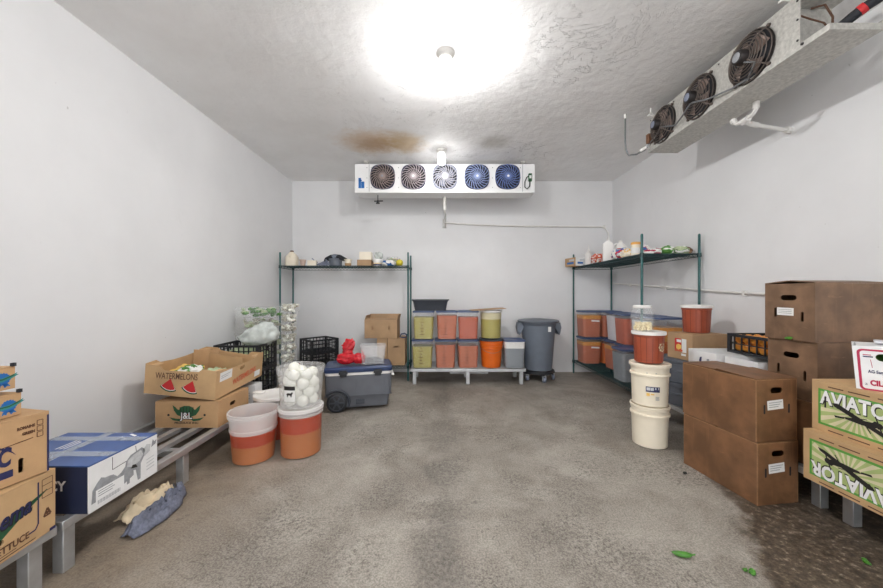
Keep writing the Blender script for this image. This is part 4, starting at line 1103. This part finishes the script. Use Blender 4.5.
for sx in (-1, 1): g.box(sx*.255 - .012, sx*.255 + .012, -.05, .05, h + .0005, h + .004)
g.done('grip', 'black_pl', tub)
g = G(); g.panel([(-.26, -.16), (.22, -.19), (.25, .15), (.1, .19), (-.24, .16)], (), .005); o = g.done('cardboard_sheet', 'card_tan', None, 0)
o.location = (.66, 4.85, 1.0235); o.rotation_euler = (R(.0), R(-3.6), R(4)); o.location.z = 1.037; tag(o, 'loose flat cardboard sheet lying over the round olive container', 'cardboard')
g = G(); g.panel([(-.30, 0), (.30, 0), (.28, .10), (-.31, .11)], (), .006, RX(72)); o = g.done('cardboard_sheet', 'white_card', None, 0); o.location = (.43, 5.30, .007); tag(o, 'white card leaning in the dark under the back wall rack', 'cardboard')

# ------------------------------------------------------------------ wheeled bin
bn = thing('waste_bin', 'grey round waste bin with a lid on a black caster dolly', 'bin', (1.42, 5.0, 0), 0)
g = G(); g.lathe([(.190, .155), (.195, .16), (.206, .30), (.2065, .302), (.244, .80), (.248, .80), (.257, .815), (.257, .84), (.235, .84)], 40); g.done('body', 'slate_pl', bn)
for s in (-1, 1):
    g = G(); g.loft([([(x, y) for x, y in ((-.045, -.06), (.045, -.06), (.045, .06), (-.045, .06))], .835), ([(-.055, -.075), (.03, -.075), (.03, .075), (-.055, .075)], .76), ([(-.03, -.08), (-.02, -.08), (-.02, .08), (-.03, .08)], .66)] , M=T(s*.262, 0, 0) @ (RZ(0) if s < 0 else RZ(180)) @ T(0, 0, 0))
    g.done('handle', 'slate_pl', bn)
g = G(); g.lathe([(.275, .838), (.296, .842), (.298, .856), (.288, .870), (.23, .878), (.20, .874), (.12, .888), (.01, .892)], 44, caps=(True, True)); g.done('lid', 'grey_pl', bn)
g = G(); g.box(.075, .115, -.2415, -.236, .72, .79); g.done('label', 'paper', bn)
g = G(); g.lathe([(.20, .105), (.225, .11), (.225, .15), (.215, .154), (.19, .1545)], 36); g.box(-.235, .235, -.03, .03, .095, .13); g.box(-.03, .03, -.235, .235, .095, .13); g.done('dolly', 'black_pl', bn)
for k in range(5):
    a = R(-90 + 72*k + 8); x, y = .205*math.cos(a), .205*math.sin(a)
    g = G(); g.cyl((x - .018, y, .04), (x + .018, y, .04), .0395, 16); ca = g.done('caster', 'mount_grey', bn)
    g = G(); g.box(x - .024, x - .019, y - .02, y + .02, .03, .095); g.box(x + .019, x + .024, y - .02, y + .02, .03, .095); g.box(x - .024, x + .024, y - .02, y + .02, .088, .0945); g.cyl((x - .026, y, .04), (x + .026, y, .04), .008, 8); g.done('fork', 'alu', ca)

# ------------------------------------------------------------------ containers on the right shelving unit
zs = .2035; zs2 = zs + .3975
def rb_(label, x, y, z, layers, **k): return food_box(label, (x, y, z), k.pop('rot', 0), layers, marks=False, **k)
sal = ((.72, 'salmon'), (.86, 'amber'))
rb_('salmon sauce container, lower, at the far front corner of the right bottom shelf', 2.255, 5.205, zs, sal, tape=True)
rb_('salmon sauce container, upper, at the far front corner of the right bottom shelf', 2.255, 5.205, zs2, sal, tape=True)
rb_('orange sauce container, lower, behind the far front corner pair', 2.552, 5.20, zs, ((.80, 'orange_sauce'),))
rb_('orange sauce container, upper, behind the far front corner pair', 2.552, 5.20, zs2, ((.84, 'salmon'),))
rb_('salmon sauce container standing under the white-filled container on the right shelf', 2.475, 4.76, zs, sal, tape=True)
rb_('white-filled container next to the brick-red one on the right shelf', 2.50, 4.75, zs2, ((.90, 'milk'),))
rb_('salmon sauce container under the brick-red one on the right shelf', 2.46, 4.43, zs, sal)
rb_('brick-red sauce container in the upper row on the right shelf', 2.45, 4.42, zs2, ((.86, 'brick'),), tape=True)
rb_('grey-filled clear container at the front edge of the right bottom shelf', 2.265, 4.12, zs, ((.88, 'ash'),), lid='blue_lid')
rb_('clear container behind the grey-filled one on the right bottom shelf', 2.56, 4.10, zs, ((.7, 'milk'),))
rb_('pale grey container in the upper row, behind the jar of garlic', 2.50, 4.10, zs2, ((.86, 'milk'),))
rb_('amber oil container in the upper row, seen right of the garlic jar', 2.47, 3.79, zs2, ((.35, 'orange_sauce'), (.74, 'amber')))
rb_('plain container under the amber oil container on the right shelf', 2.47, 3.79, zs, ((.7, 'salmon'),))

# top shelf of the right unit
st_ = 1.6735
r = carton('small_carton', 'open brown carton overhanging the far end of the right top shelf', 'box', (2.03, 5.24, st_), 12, .24, .2, .125, 'card', facemat={'right': 'white_card', 'back': 'white_card'}, top=None, inner='card_in')
r.rotation_euler = (0, 0, R(-74)); r.location = (2.06, 5.22, st_)
g = prints(r, ['ink_blue', 'ink_lightgrey']); M = face('right', .24, .2); g.end() if False else None
for fc, s_ in (('right', .2), ('front', .24)):
    M = face(fc, .24, .2); g.rect(-s_*.3, s_*.35, .03, .06, M, 0); g.rect(-s_*.1, s_*.4, .075, .10, M, 1)
g.end()
carton('small_carton', 'white and pale blue carton behind the open brown one on the right top shelf', 'box', (2.21, 5.20, st_), -8, .14, .2, .11, 'white_card', facemat={'front': 'ink_lightgrey', 'left': 'milk'}, flap_tilt=(0, 0))
r = pail('spray_bottle', 'tall white bottle at the far end of the right top shelf', 'bottle', (2.19, 5.06, st_), .05, .05, .17, 'white_pl', rings=())
g = G(); g.lathe([(.048, .168), (.03, .20), (.014, .22), (.014, .25)], 16, caps=(False, True)); g.cyl((0, 0, .255), (0, 0, .30), .006, 8); g.done('spout', 'white_pl', r)
def chips(label, loc, rad, mats, seed, thr=.05, group=None, name='snack_bag', cat='bag', fr=20):
    o = heap(label, loc, rad, mats, seed, .25, name, cat, group, 2.6, flat=-rad[2]*.94)
    for p in o.data.polygons:
        c = noise.noise(Vector((p.center.x*.6, p.center.y, p.center.z*1.6)) * fr + Vector((seed, 0, 0)))
        p.material_index = 0 if c < thr else (1 if c < thr + .25 or len(mats) < 3 else 2)
    return o
chips('orange-printed bag lying near the tall white bottle on the right top shelf', (2.24, 4.87, st_ + .075), (.085, .11, .08), ['ink_orange', 'white_pl', 'ink_red'], 3)
chips('second orange-printed bag, pressed against the white gable carton', (2.31, 4.73, st_ + .085), (.09, .10, .09), ['ink_orange', 'ink_red', 'white_pl'], 8)
gable_carton('milk_carton', 'tall white gable-top carton at the front of the right top shelf', (2.21, 4.52, st_), 70, .12, .12, .315, 'white_pl')
jug('white plastic jug behind the gable-top carton on the right top shelf', (2.40, 4.56, st_), 0, .16, .29, 'white_pl', 'white_pl')
chips('blue and white bread bag right of the gable-top carton', (2.25, 4.28, st_ + .075), (.095, .13, .08), ['white_pl', 'ink_blue', 'ink_red'], 12, .05, 'bread bags on the right top shelf', 'bread_bag')
chips('red and purple bread bag lying over the back edge of the right top shelf', (2.45, 4.20, st_ + .09), (.10, .16, .095), ['white_pl', 'ink_crimson', 'ink_blue'], 17, .0, 'bread bags on the right top shelf', 'bread_bag')
chips('cream bread bag just left of the orange-lidded jar', (2.21, 4.02, st_ + .055), (.08, .11, .058), ['cream_pl', 'ink_yellow', 'white_pl'], 21, .15, 'bread bags on the right top shelf', 'bread_bag')
r = pail('jar', 'white jar with an orange lid near the front post of the right top shelf', 'jar', (2.17, 3.80, st_), .046, .046, .125, 'cream_pl', rings=())
g = G(); g.lathe([(.047, .126), (.049, .128), (.049, .15), (.044, .154), (.004, .154)], 24, caps=(True, True)); g.done('lid', 'brass_cap', r)
g = G(); g.arc(.0468, .03, .09, -200, 20, 0, 16); g.done('label', 'paper', r)
chips('red and white bag right of the front post on the right top shelf', (2.30, 3.70, st_ + .035), (.085, .09, .037), ['white_pl', 'ink_crimson'], 25, .1)
gb = 'green produce bags on the right top shelf'
chips('small green bag left of the other green bags on the right top shelf', (2.415, 3.66, st_ + .04), (.065, .07, .044), ['leaf', 'ink_brightgreen', 'white_pl'], 31, .0, gb, 'produce_bag')
chips('larger green bag in the middle of the right top shelf near end', (2.52, 3.80, st_ + .055), (.09, .10, .06), ['ink_brightgreen', 'leaf', 'white_pl'], 35, -.05, gb, 'produce_bag')
chips('pale green bag at the near end of the right top shelf', (2.565, 3.64, st_ + .042), (.075, .07, .045), ['palegreen', 'leaf', 'white_pl'], 39, .1, gb, 'produce_bag')
chips('brown crumpled paper bag beside the rear post on the right top shelf', (2.655, 3.70, st_ + .042), (.05, .07, .045), ['card_tan', 'ink_brown'], 44, .1)

# ------------------------------------------------------------------ white pails with wood-look pail
lower = pail('white_pail', 'empty cream-white pail on the floor, lower of the two stacked', 'pail', (1.745, 2.85, 0), .128, .139, .335, 'cream_pl', None, None, (), rings=((.78, .010), (.92, .004)))
g = G(); g.lathe([(.126, .326), (.126, .332), (.004, .332)], 30, caps=(True, True)); g.done('inner_lid', 'cream_pl', lower)
g = G(); g.arc(.1342, .15, .24, -22, -8, 0, 6, .1372); g.done('label', 'ink_grey', lower)
up = pail('white_pail', 'cream-white pail with a small blue label, upper of the two stacked', 'pail', (1.745, 2.85, .3365), .130, .141, .335, 'cream_pl', True, 'cream_pl', (), rings=((.76, .010),))
cy = lambda r, a: (lambda v: (r*math.cos(R(a) + v.x/r), r*math.sin(R(a) + v.x/r), v.y))
g = G(); f = cy(.1375, -112); g.flat([(-.05 + .1*k/8, .168) for k in range(9)] + [(.05 - .1*k/8, .125) for k in range(9)], None, 0, 0, f)
lb = g.done('label', 'ink_navy', up, 0, False)
g = G(); f = cy(.1380, -112); g.flat([(-.043, .163), (.008, .163), (.008, .133), (-.043, .133)], None, 0, 0, f) if False else None
for u0, u1 in ((-.044, -.018), (-.015, .006)): g.flat([(u0, .160), (u1, .162), (u1, .138), (u0, .136)], None, 0, 0, f)
g.flat([(.016, .164), (.044, .164), (.044, .146), (.016, .146)], None, 0, 0, f); g.done('label_lettering', 'ink_lightgrey', lb, 0, False)
g = G(); f = cy(.1372, -112)
g.flat([(-.045, .115), (-.022, .115), (-.022, .092), (-.045, .092)], None, 0, 0, f); g.flat([(-.015, .112), (.01, .112), (.01, .102), (-.015, .102)], None, 0, 0, f)
for k in range(4): g.flat([(.018, .090 - .008*k), (.046, .090 - .008*k), (.046, .086 - .008*k), (.018, .086 - .008*k)], None, 1, 0, f)
g.flat([(-.045, .28), (.025, .28), (.025, .272), (-.045, .272)], None, 1, 0, cy(.1402, -112))
g.done('label_fine_print', ['ink_yellow', 'ink_grey'], lb, 0, False)

def wood_pail(label, loc, logo):
    r = pail('food_pail', label, 'pail', loc, .104, .116, .250, 'terra', True, 'white_pl', (), rings=((.90, .004),))
    g = G()
    for k in range(16):
        a = 360*k/16 + 6; g.arc(.1048, .008, .218, a, a + 1.8, 0, 1, .1149)
    g.arc(.1152, .220, .223, 0, 360, 0, 36); g.done('stave_grooves', 'terra_dark', r, recalc=False)
    if logo:
        g = G(); a0 = -62; rr = .1115
        f = lambda v: ((rr)*math.cos(R(a0) + v.x/rr), rr*math.sin(R(a0) + v.x/rr), v.y)
        ring = [(.036*(1 + .10*math.cos(8*t))*math.cos(t), .135 + .036*(1 + .10*math.cos(8*t))*math.sin(t)) for t in [2*PI*k/48 for k in range(48)]]
        g.panel(ring, [[(.027*math.cos(2*PI*k/24), .135 + .027*math.sin(2*PI*k/24)) for k in range(24)]], 0, None, 0, f)
        for k in range(3): g.flat([(-.018 + .004*(k != 1), .147 - .011*k), (.018 - .004*(k != 1), .147 - .011*k), (.018 - .004*(k != 1), .141 - .011*k), (-.018 + .004*(k != 1), .141 - .011*k)], None, 0, 0, f)
        g.done('emblem', 'ink_cream', r, 0, False)
    return r
wood_pail('wood-look red-brown pail with a pale emblem, standing on the cream-white pails', (1.735, 2.85, .683), True)
jz = .683 + .2565
jr = thing('glass_jar', 'clear jar with a white lid on the wood-look pail, half full of garlic', 'jar', (1.685, 2.855, jz), 0)
g = G(); g.lathe([(.078, 0), (.086, .01), (.088, .03), (.088, .155), (.080, .180), (.066, .192), (.066, .198), (.060, .198), (.060, .19), (.074, .178), (.083, .155), (.083, .02), (.07, .006)], 32, caps=(True, True)); g.done('jar_body', 'clear', jr)
g = G(); g.lathe([(.068, .192), (.070, .195), (.070, .212), (.064, .216), (.004, .216)], 32); g.done('lid', 'white_pl', jr)
g = G(); g.lathe([(.004, -.016), (.010, -.010), (.0135, 0), (.010, .010), (.003, .020)], 10); GC = g.done('garlic_clove', 'garlic'); tag(GC, 'peeled garlic clove in the lidded clear jar', 'garlic', 'garlic cloves in the clear jar')
random.seed(3); i = 0
for lay in range(3):
    for k in range(14 - lay*3):
        a = 2.4*k + lay; rad = .064*math.sqrt((k + .5)/(14 - lay*3))
        o = GC if i == 0 else GC.copy()
        if i: COL.objects.link(o)
        o.location = (1.685 + rad*math.cos(a), 2.855 + rad*math.sin(a), jz + .022 + .021*lay); o.rotation_euler = (random.uniform(0, 3), random.uniform(0, 3), random.uniform(0, 6)); i += 1

# ------------------------------------------------------------------ right side cartons
wax = dict(t=.007)
P = by_corner((1.862, 2.003, .001), 7.8, -.14, -.2575)
def front_wax(label, P, z, tilt):
    r = carton('waxed_carton', label, 'box', (P[0], P[1], z), 7.8, .28, .515, .366, 'wax',
               holes={'front': [(.0, .30, .085, .036)]}, inner='wax', flap_tilt=tilt, gap=.012)
    g = prints(r, ['paper', 'ink_grey', 'band_black', 'worn_edge'], 'worn_print'); M = face('front', .28, .515)
    for u in (-.085, .085): g.flat(stadium(u, .19, .012, .055), M, 2)
    for sx in (-1, 1): g.line((sx*.1385, .0), (sx*.1385, .366), .004, M, 3, .0007)
    g.line((-.2565, .0), (-.2565, .366), .003, face('left', .28, .515), 3, .0007); g.line((.2555, .0), (.2555, .366), .004, face('left', .28, .515), 3, .0007)
    g.line((-.2575, .3635), (.2575, .3635), .005, face('left', .28, .515), 3, .0008); g.line((-.14, .3635), (.14, .3635), .005, M, 3, .0008)
    q = M @ T(-.01, .215, 0) @ RZ(4); g.rect(-.055, .055, -.028, .028, q, 0)
    for k in range(3): g.line((-.045, .014 - .013*k), (.045 - .012*k, .014 - .013*k), .004, q, 1, .0015)
    g.end()
    return r
front_wax('dark waxed carton on the floor at right, lower of the front pair', P, .001, (0, 0))
front_wax('dark waxed carton at right, upper of the front pair, flaps closed unevenly', (P[0] - .004, P[1] + .004), .3755, (2.2, .8))

def wax_back(label, z, H, dx, rot, matn, sticker, tilt=(1, .6)):
    P = by_corner((2.2 + dx, 2.003, z), rot, -.25, -.14)
    r = carton('waxed_carton', label, 'box', P, rot, .50, .28, H, matn, holes={'left': [(-.0, H*.75, .09, .034), (.075, H*.42, .016, .06), (-.075, H*.48, .016, .06)] if sticker is not None else []}, inner='wax', flap_tilt=tilt, gap=.012)
    if sticker:
        g = prints(r, ['paper', 'ink_grey']); M = face('left', .5, .28); q = M @ T(-.015, H*.50, 0) @ RZ(-1); g.rect(-.05, .045, -.024, .024, q, 0)
        for k in range(3): g.line((-.042, .012 - .011*k), (.035, .012 - .011*k), .003, q, 1, .0015)
        g.end()
    return r
wax_back('waxed carton at the bottom of the tall right stack, hidden by the front cartons', .2205, .375, .0, 5.0, 'wax', None, (0, 0))
wax_back('waxed carton with an oval hand hole, in the middle of the tall right stack', .6035, .352, .015, 5.0, 'wax_grey', False, (0, 0))
r = wax_back('worn waxed carton with a white sticker, on top of the tall right stack', .963, .352, .0, 6.0, 'wax_grey', True, (6.5, 6.0))
lf = G(); lf.blob((0, 0, 0), (.022, .012, .010), .3, 3, 2)
o = lf.done('lettuce_scrap', 'leaf'); o.location = (2.165, 2.12, .975); tag(o, 'scrap of green leaf poking out under the topmost right carton', 'leaf')

def aviator(label, P, z, flip):
    L_, W_, H_ = .42, .38, .268
    r = carton('produce_carton', label, 'box', (P[0], P[1], z), -90, L_, W_, H_, 'card_light', flap_tilt=(0, 0), gap=.004)
    g = prints(r, ['ink_brightgreen', 'ink_paleolive', 'ink_cream', 'ink_black', 'ink_white', 'ink_brown', 'ink_green'])
    M = face('front', L_, W_) @ T(0, H_/2, 0) @ (RZ(180) if flip else RZ(0))
    a, b = .178, .098
    g.rect(-a, a, -b, b, M, 0, .0004); g.rect(-a + .012, a - .012, -b + .012, b - .012, M, 1, .0007)
    for k in range(11):      # pale sun rays fanning from the centre
        t0 = R(180 + 16*k + 4); t1 = t0 + R(8); c0 = (0, .01)
        pts = [c0]
        for t in (t0, t1):
            dx, dy = math.cos(t), math.sin(t); s = min((a - .013)/max(abs(dx), 1e-3), (b + .01 - .013)/max(abs(dy), 1e-3)); pts.append((dx*s, .01 + dy*s))
        g.flat(pts, M, 2, .0010)
    g.flat([(-a + .012, -b + .03), (-.10, -b + .07), (-.02, -b + .05), (.06, -b + .08), (a - .012, -b + .04), (a - .012, -b + .012), (-a + .012, -b + .012)], M, 0, .0013) if False else None
    g.text('AVIATOR', .098, M @ T(.003, .047, .0014), 3, .005, 0, sx=.80, z=.0); g.text('AVIATOR', .098, M @ T(0, .051, .0019), 4, .0035, 0, sx=.80, z=.0)
    # silhouette of an old aeroplane, nose to the right
    g.flat([(-.11, .035), (-.085, .04), (.125, -.052), (.135, -.068), (.10, -.062), (-.10, .02)], M, 3, .0024)
    g.flat([(-.05, -.028), (.02, -.034), (.075, -.028), (.085, -.014), (.06, -.006), (.0, -.012), (-.05, -.018)], M, 3, .0027)
    g.flat([(.055, -.012), (.085, -.03), (.10, -.024), (.092, -.002), (.07, .004)], M, 3, .0028)
    g.line((.072, .028), (.10, -.052), .006, M, 3, .0029); g.line((.035, -.03), (.055, -.062), .005, M, 3, .0029)
    g.flat([(-.10, -.026), (-.055, -.022), (-.055, -.029), (-.095, -.036)], M, 3, .0026); g.line((-.09, -.03), (.04, .0), .0035, M, 3, .0025); g.line((-.02, .012), (.03, -.03), .0035, M, 3, .0025)
    g.flat(circ(.014, 14), M @ T(.088, -.014, 0), 3, .003); g.line((-.142, .06), (-.142, .0), .009, M, 3, .0024)
    M0 = face('front', L_, W_)
    for v in (.015, H_ - .018):
        for u0, u1 in ((-.13, -.06), (-.04, .05), (.08, .16)): g.rect(u0, u1, v - .003, v + .003, M0, 5)
    g.end(); return r
aviator('kraft carton with an upside-down aeroplane on a green panel, at the right edge', (2.232, 1.708), .2205, True)
aviator('kraft carton with an upright aeroplane on a green panel, at the right edge', (2.285, 1.712), .4965, False)

cz = .7725
HR = -50
P = by_corner((2.103, 1.724, cz), HR, -.18, -.12)
r = carton('herb_carton', 'white carton with a crimson border and cilantro lettering at the right edge', 'box', P, HR, .36, .24, .215, 'white_card', top='open',
           holes={'front': [(-.075, .165, .075, .036)]}, inner='white_card', flaps=(('back', -91, .11), ('left', -88, .10), ('right', -88, .10), ('front', -91, .11)))
g = prints(r, ['ink_crimson', 'ink_navy', 'ink_grey']); M = face('front', .36, .24)
oo = rrect(.335, .205, .018); ii = rrect(.317, .187, .012)
g.panel([(x, y + .1) for x, y in oo], [[(x, y + .1) for x, y in ii]], 0, M, 0, None, .0008)
g.text('CILANTRO', .036, M @ T(-.134, .036, .001), 0, .0018, ax='LEFT', sx=.72); g.text('AG Sandoval', .021, M @ T(-.138, .092, .001), 1, .0006, ax='LEFT', sx=.7)
for k in range(4): g.line((-.095, .080 - .010*k), (.06, .079 - .010*k), .004, M, 2)
g.text('a', .02, M @ T(-.146, .030, .001), 1); g.rect(-.150, -.125, .172, .176, M, 0); g.rect(-.150, -.12, .162, .168, M, 1); g.line((-.128, .152), (-.124, .112), .002, M, 0)
g.end()
for ob in [r] + list(r.children):   # the carton widens towards its top
    if ob.type == 'MESH' and ob.name.split('.')[0] in ('body', 'print'):
        for v in ob.data.vertices: v.co.x *= 1 + .38 * v.co.z
g = G(); g.blob((0, 0, .115), (.135, .085, .085), .3, 5, 4, 0, 3); o = g.done('cilantro_bunch', 'leaf', None); o.location = (P[0], P[1], cz + .008); o.rotation_euler = (0, 0, R(HR)); tag(o, 'bunch of green cilantro inside the crimson-bordered carton', 'herb')
g = G(); g.box(-.12, .12, -.055, .055, 0, .012); o = g.done('foam_lid', 'milk', None, bevel=.005); o.location = (P[0] + .01, P[1] + .01, .999); o.rotation_euler = (0, 0, R(HR)); tag(o, 'pale lid lying on top of the crimson-bordered carton', 'lid')

# things on the far right rack
for k in range(2):
    t = pail('food_tub', ('slate-grey round tub on the rack, lower of two behind the cream-white pails', 'slate-grey round tub, upper of two behind the cream-white pails')[k], 'tub', (2.335, 3.22, .2205 + .2125*k), .20, .215, .208, 'grey_pl', True, 'grey_pl', (), rings=((.55, .006), (.86, .008)))
P = by_corner((2.228, 3.02, .648), 9, -.185, -.135)
r = carton('produce_carton', 'brown carton with a red food sticker behind the wood-look pail', 'box', P, 9, .37, .27, .232, 'card_tan', flap_tilt=(0, 0))
g = prints(r, ['ink_red', 'paper', 'ink_yellow', 'ink_orange']); M = face('left', .37, .27)
g.rect(-.05, .02, .07, .19, M, 0); g.rect(.026, .075, .065, .19, M, 1); g.flat([(-.035, .095), (-.01, .085), (.02, .10), (.02, .13), (-.01, .14), (-.035, .125)], M, 2, .0016); g.rect(-.03, .02, .155, .18, M, 1, .0016); g.rect(-.045, .035, .072, .09, M, 3, .0015); g.rect(.02, .07, .035, .055, M, 1)
g.end()
wood_pail('wood-look red-brown pail with a white lid on the carton with the red sticker', (2.41, 3.215, .888), False)

carton('plain_carton', 'brown carton at the right rack hidden beneath the flat white cartons', 'box', (2.42, 2.66, .2205), 0, .50, .52, .27, 'card', flap_tilt=(0, 0))
def flat_white(label, loc, L_, W_, H_, rot):
    r = carton('flat_carton', label, 'box', loc, rot, L_, W_, H_, 'white_card', top=None, inner='white_card')
    g = G(); g.box(-L_/2 + .008, L_/2 - .008, -W_/2 + .008, W_/2 - .008, H_ - .065, H_ - .058); g.done('inner_lid', 'white_card', r)
    g = prints(r, ['ink_grey', 'ink_navy']); M = face('left', L_, W_)
    g.flat([(.055, H_ - .09), (.085, H_ - .08), (.075, H_ - .05), (.05, H_ - .055)], M, 0); g.flat([(-.03, H_ - .085), (-.005, H_ - .09), (.0, H_ - .045), (-.02, H_ - .05)], M, 1)
    for k in range(3): g.line((.1, H_ - .06 - .014*k), (.13, H_ - .058 - .014*k), .005, M, 0)
    g.end(); return r
flat_white('shallow white carton with a dark mark, left of the crate of oranges', (2.39, 2.775, .4985), .53, .30, .285, 0)
flat_white('shallow white carton just behind the front brown cartons, under the crate of oranges', (2.415, 2.46, .4985), .50, .27, .280, 0)
crate('black crate of oranges on the white cartons at right', (2.475, 2.56, .7855), 0, .33, .38, .15, nb=(5, 6), rows=2, bar=.009)
g = G(); g.blob((0, 0, 0), (.034, .034, .033), .02, 2, 3); OR = g.done('orange', 'orange', None, 60); tag(OR, 'orange in the black crate on the white cartons', 'orange', 'oranges in the black crate')
g = G(); g.lathe([(.004, .0325), (.003, .0345), (.001, .0345)], 8); g.done('stem_button', 'leaf', OR)
random.seed(8); i = 0
for lay in range(2):
    for ix in range(4):
        for iy in range(5):
            if lay and (ix == 3 and iy == 4): continue
            o = OR if i == 0 else copy_tree(OR)
            o.location = (2.475 - .105 + .070*ix + random.uniform(-.001, .001), 2.56 - .14 + .070*iy + random.uniform(-.001, .001), .7855 + .048 + .064*lay)
            o.rotation_euler = (random.uniform(-1, 1), random.uniform(-1, 1), random.uniform(0, 6)); i += 1

# ------------------------------------------------------------------ on the floor
def cloth(name, label, mat, pts, w, seed, loc, hgt, group=None):
    """crumpled cloth: a strip along pts with folds, thick as folded fabric"""
    g = G(); n, m = 40, 18; grid = []
    P = [Vector(p) for p in pts]
    def at(u):
        f = u * (len(P) - 1); k = min(int(f), len(P) - 2); return P[k].lerp(P[k+1], f - k), (P[k+1] - P[k]).normalized()
    for i in range(n + 1):
        u = i / n; c, d = at(u); nn = Vector((-d.y, d.x))
        k = min(int(u*(len(w)-1)), len(w)-2); ww = w[k] + (w[k+1] - w[k]) * (u*(len(w)-1) - k)
        row = []
        for j in range(m + 1):
            v = j / m * 2 - 1; e = 1 + .5 * noise.noise(Vector((u*5, seed, v)))
            p = c + nn * (v * ww * e)
            h = hgt * (1 - abs(v) ** 2.6) * min(1, 6*u + .25, 6*(1-u) + .25) * (.35 + 1.1 * (1 - min(1, 2.6*abs(noise.noise(Vector((u*3.2 + v*1.4 + seed, v*2.2 - u*1.5, seed)))))) + .45*noise.noise(Vector((u*9, v*6 + seed, 3))))
            row.append(g.bm.verts.new((p.x, p.y, max(h, 0) + .004)))
        grid.append(row)
    for i in range(n):
        for j in range(m): g.f([grid[i][j], grid[i+1][j], grid[i+1][j+1], grid[i][j+1]])
    o = g.done(name, mat, None, 60); s_ = o.modifiers.new('thick', 'SOLIDIFY'); s_.thickness = .006; s_.offset = -1
    o.location = loc; return tag(o, label, 'cloth', group)
cloth('rag', 'crumpled blue-grey rag on the floor in front of the left rack', 'blue_cloth', [(-1.60, 1.73), (-1.585, 1.84), (-1.585, 1.96), (-1.635, 2.08), (-1.69, 2.16)], [.035, .058, .06, .055, .045], 3, (0, 0, .003), .055)
cloth('rag', 'crumpled cream cloth lying over the blue-grey rag by the left rack', 'cream_cloth', [(-1.735, 1.835), (-1.71, 1.93), (-1.675, 2.04), (-1.66, 2.10)], [.05, .075, .09, .07], 9, (0, 0, .012), .062)
g = G(); g.blob((0, 0, .013), (.044, .015, .012), .12, 2, 3, 0, 2, fn=lambda v: (v.x, v.y + 2.2*v.x*v.x, v.z)); g.cyl((.042, .004, .013), (.056, .008, .014), .003, 6)
o = g.done('green_pepper', 'leaf'); o.location = (1.145, 1.615, .001); o.rotation_euler = (0, 0, R(-12)); tag(o, 'small green pepper lying alone on the concrete floor', 'pepper')
def scrap(label, loc, rot):
    g = G()
    for k in range(5): g.blob((random.uniform(-.02, .02), random.uniform(-.02, .02), .008), (.014, .009, .006), .4, 4, 2, 0, k)
    o = g.done('leaf_scrap', 'leaf'); o.location = loc; o.rotation_euler = (0, 0, R(rot)); tag(o, label, 'leaf')
scrap('green leaf scraps on the damp dirt at the right front of the floor', (1.38, 1.525, 0), 30)
scrap('green leaf scrap on the floor at the right edge near the front rack', (1.985, 1.575, 0), 70)
g = G(); g.blob((0, 0, .008), (.013, .011, .009), .3, 3, 2); o = g.done('stone', 'ink_black'); o.location = (1.69, 2.36, 0); tag(o, 'dark pebble on the floor left of the front brown cartons', 'pebble')

# ------------------------------------------------------------------ light, world, camera
w = bpy.data.worlds.new('fill_light_world'); S.world = w; w.use_nodes = True  # even glow added as soft fill through the rear opening
bg = w.node_tree.nodes['Background']; bg.inputs[0].default_value = (.95, .975, 1, 1); bg.inputs[1].default_value = WORLD_E
cam = bpy.data.cameras.new('camera'); co = bpy.data.objects.new('camera', cam); COL.objects.link(co)
cam.sensor_width = 36; cam.lens = 340 / 883 * 36; co.location = (0, 0, 1.25); co.rotation_euler = (R(90), 0, 0); cam.clip_start = .05
S.camera = co
S.view_settings.view_transform = 'Standard'; S.view_settings.look = 'None'; S.view_settings.gamma = 1; S.view_settings.use_curve_mapping = False
S.view_settings.exposure = EXPO
cy_ = S.cycles
cy_.use_denoising = True; cy_.max_bounces = 12; cy_.diffuse_bounces = 8; cy_.glossy_bounces = 4; cy_.transmission_bounces = 6; cy_.transparent_max_bounces = 24
cy_.sample_clamp_indirect = 6; cy_.caustics_reflective = False; cy_.caustics_refractive = False
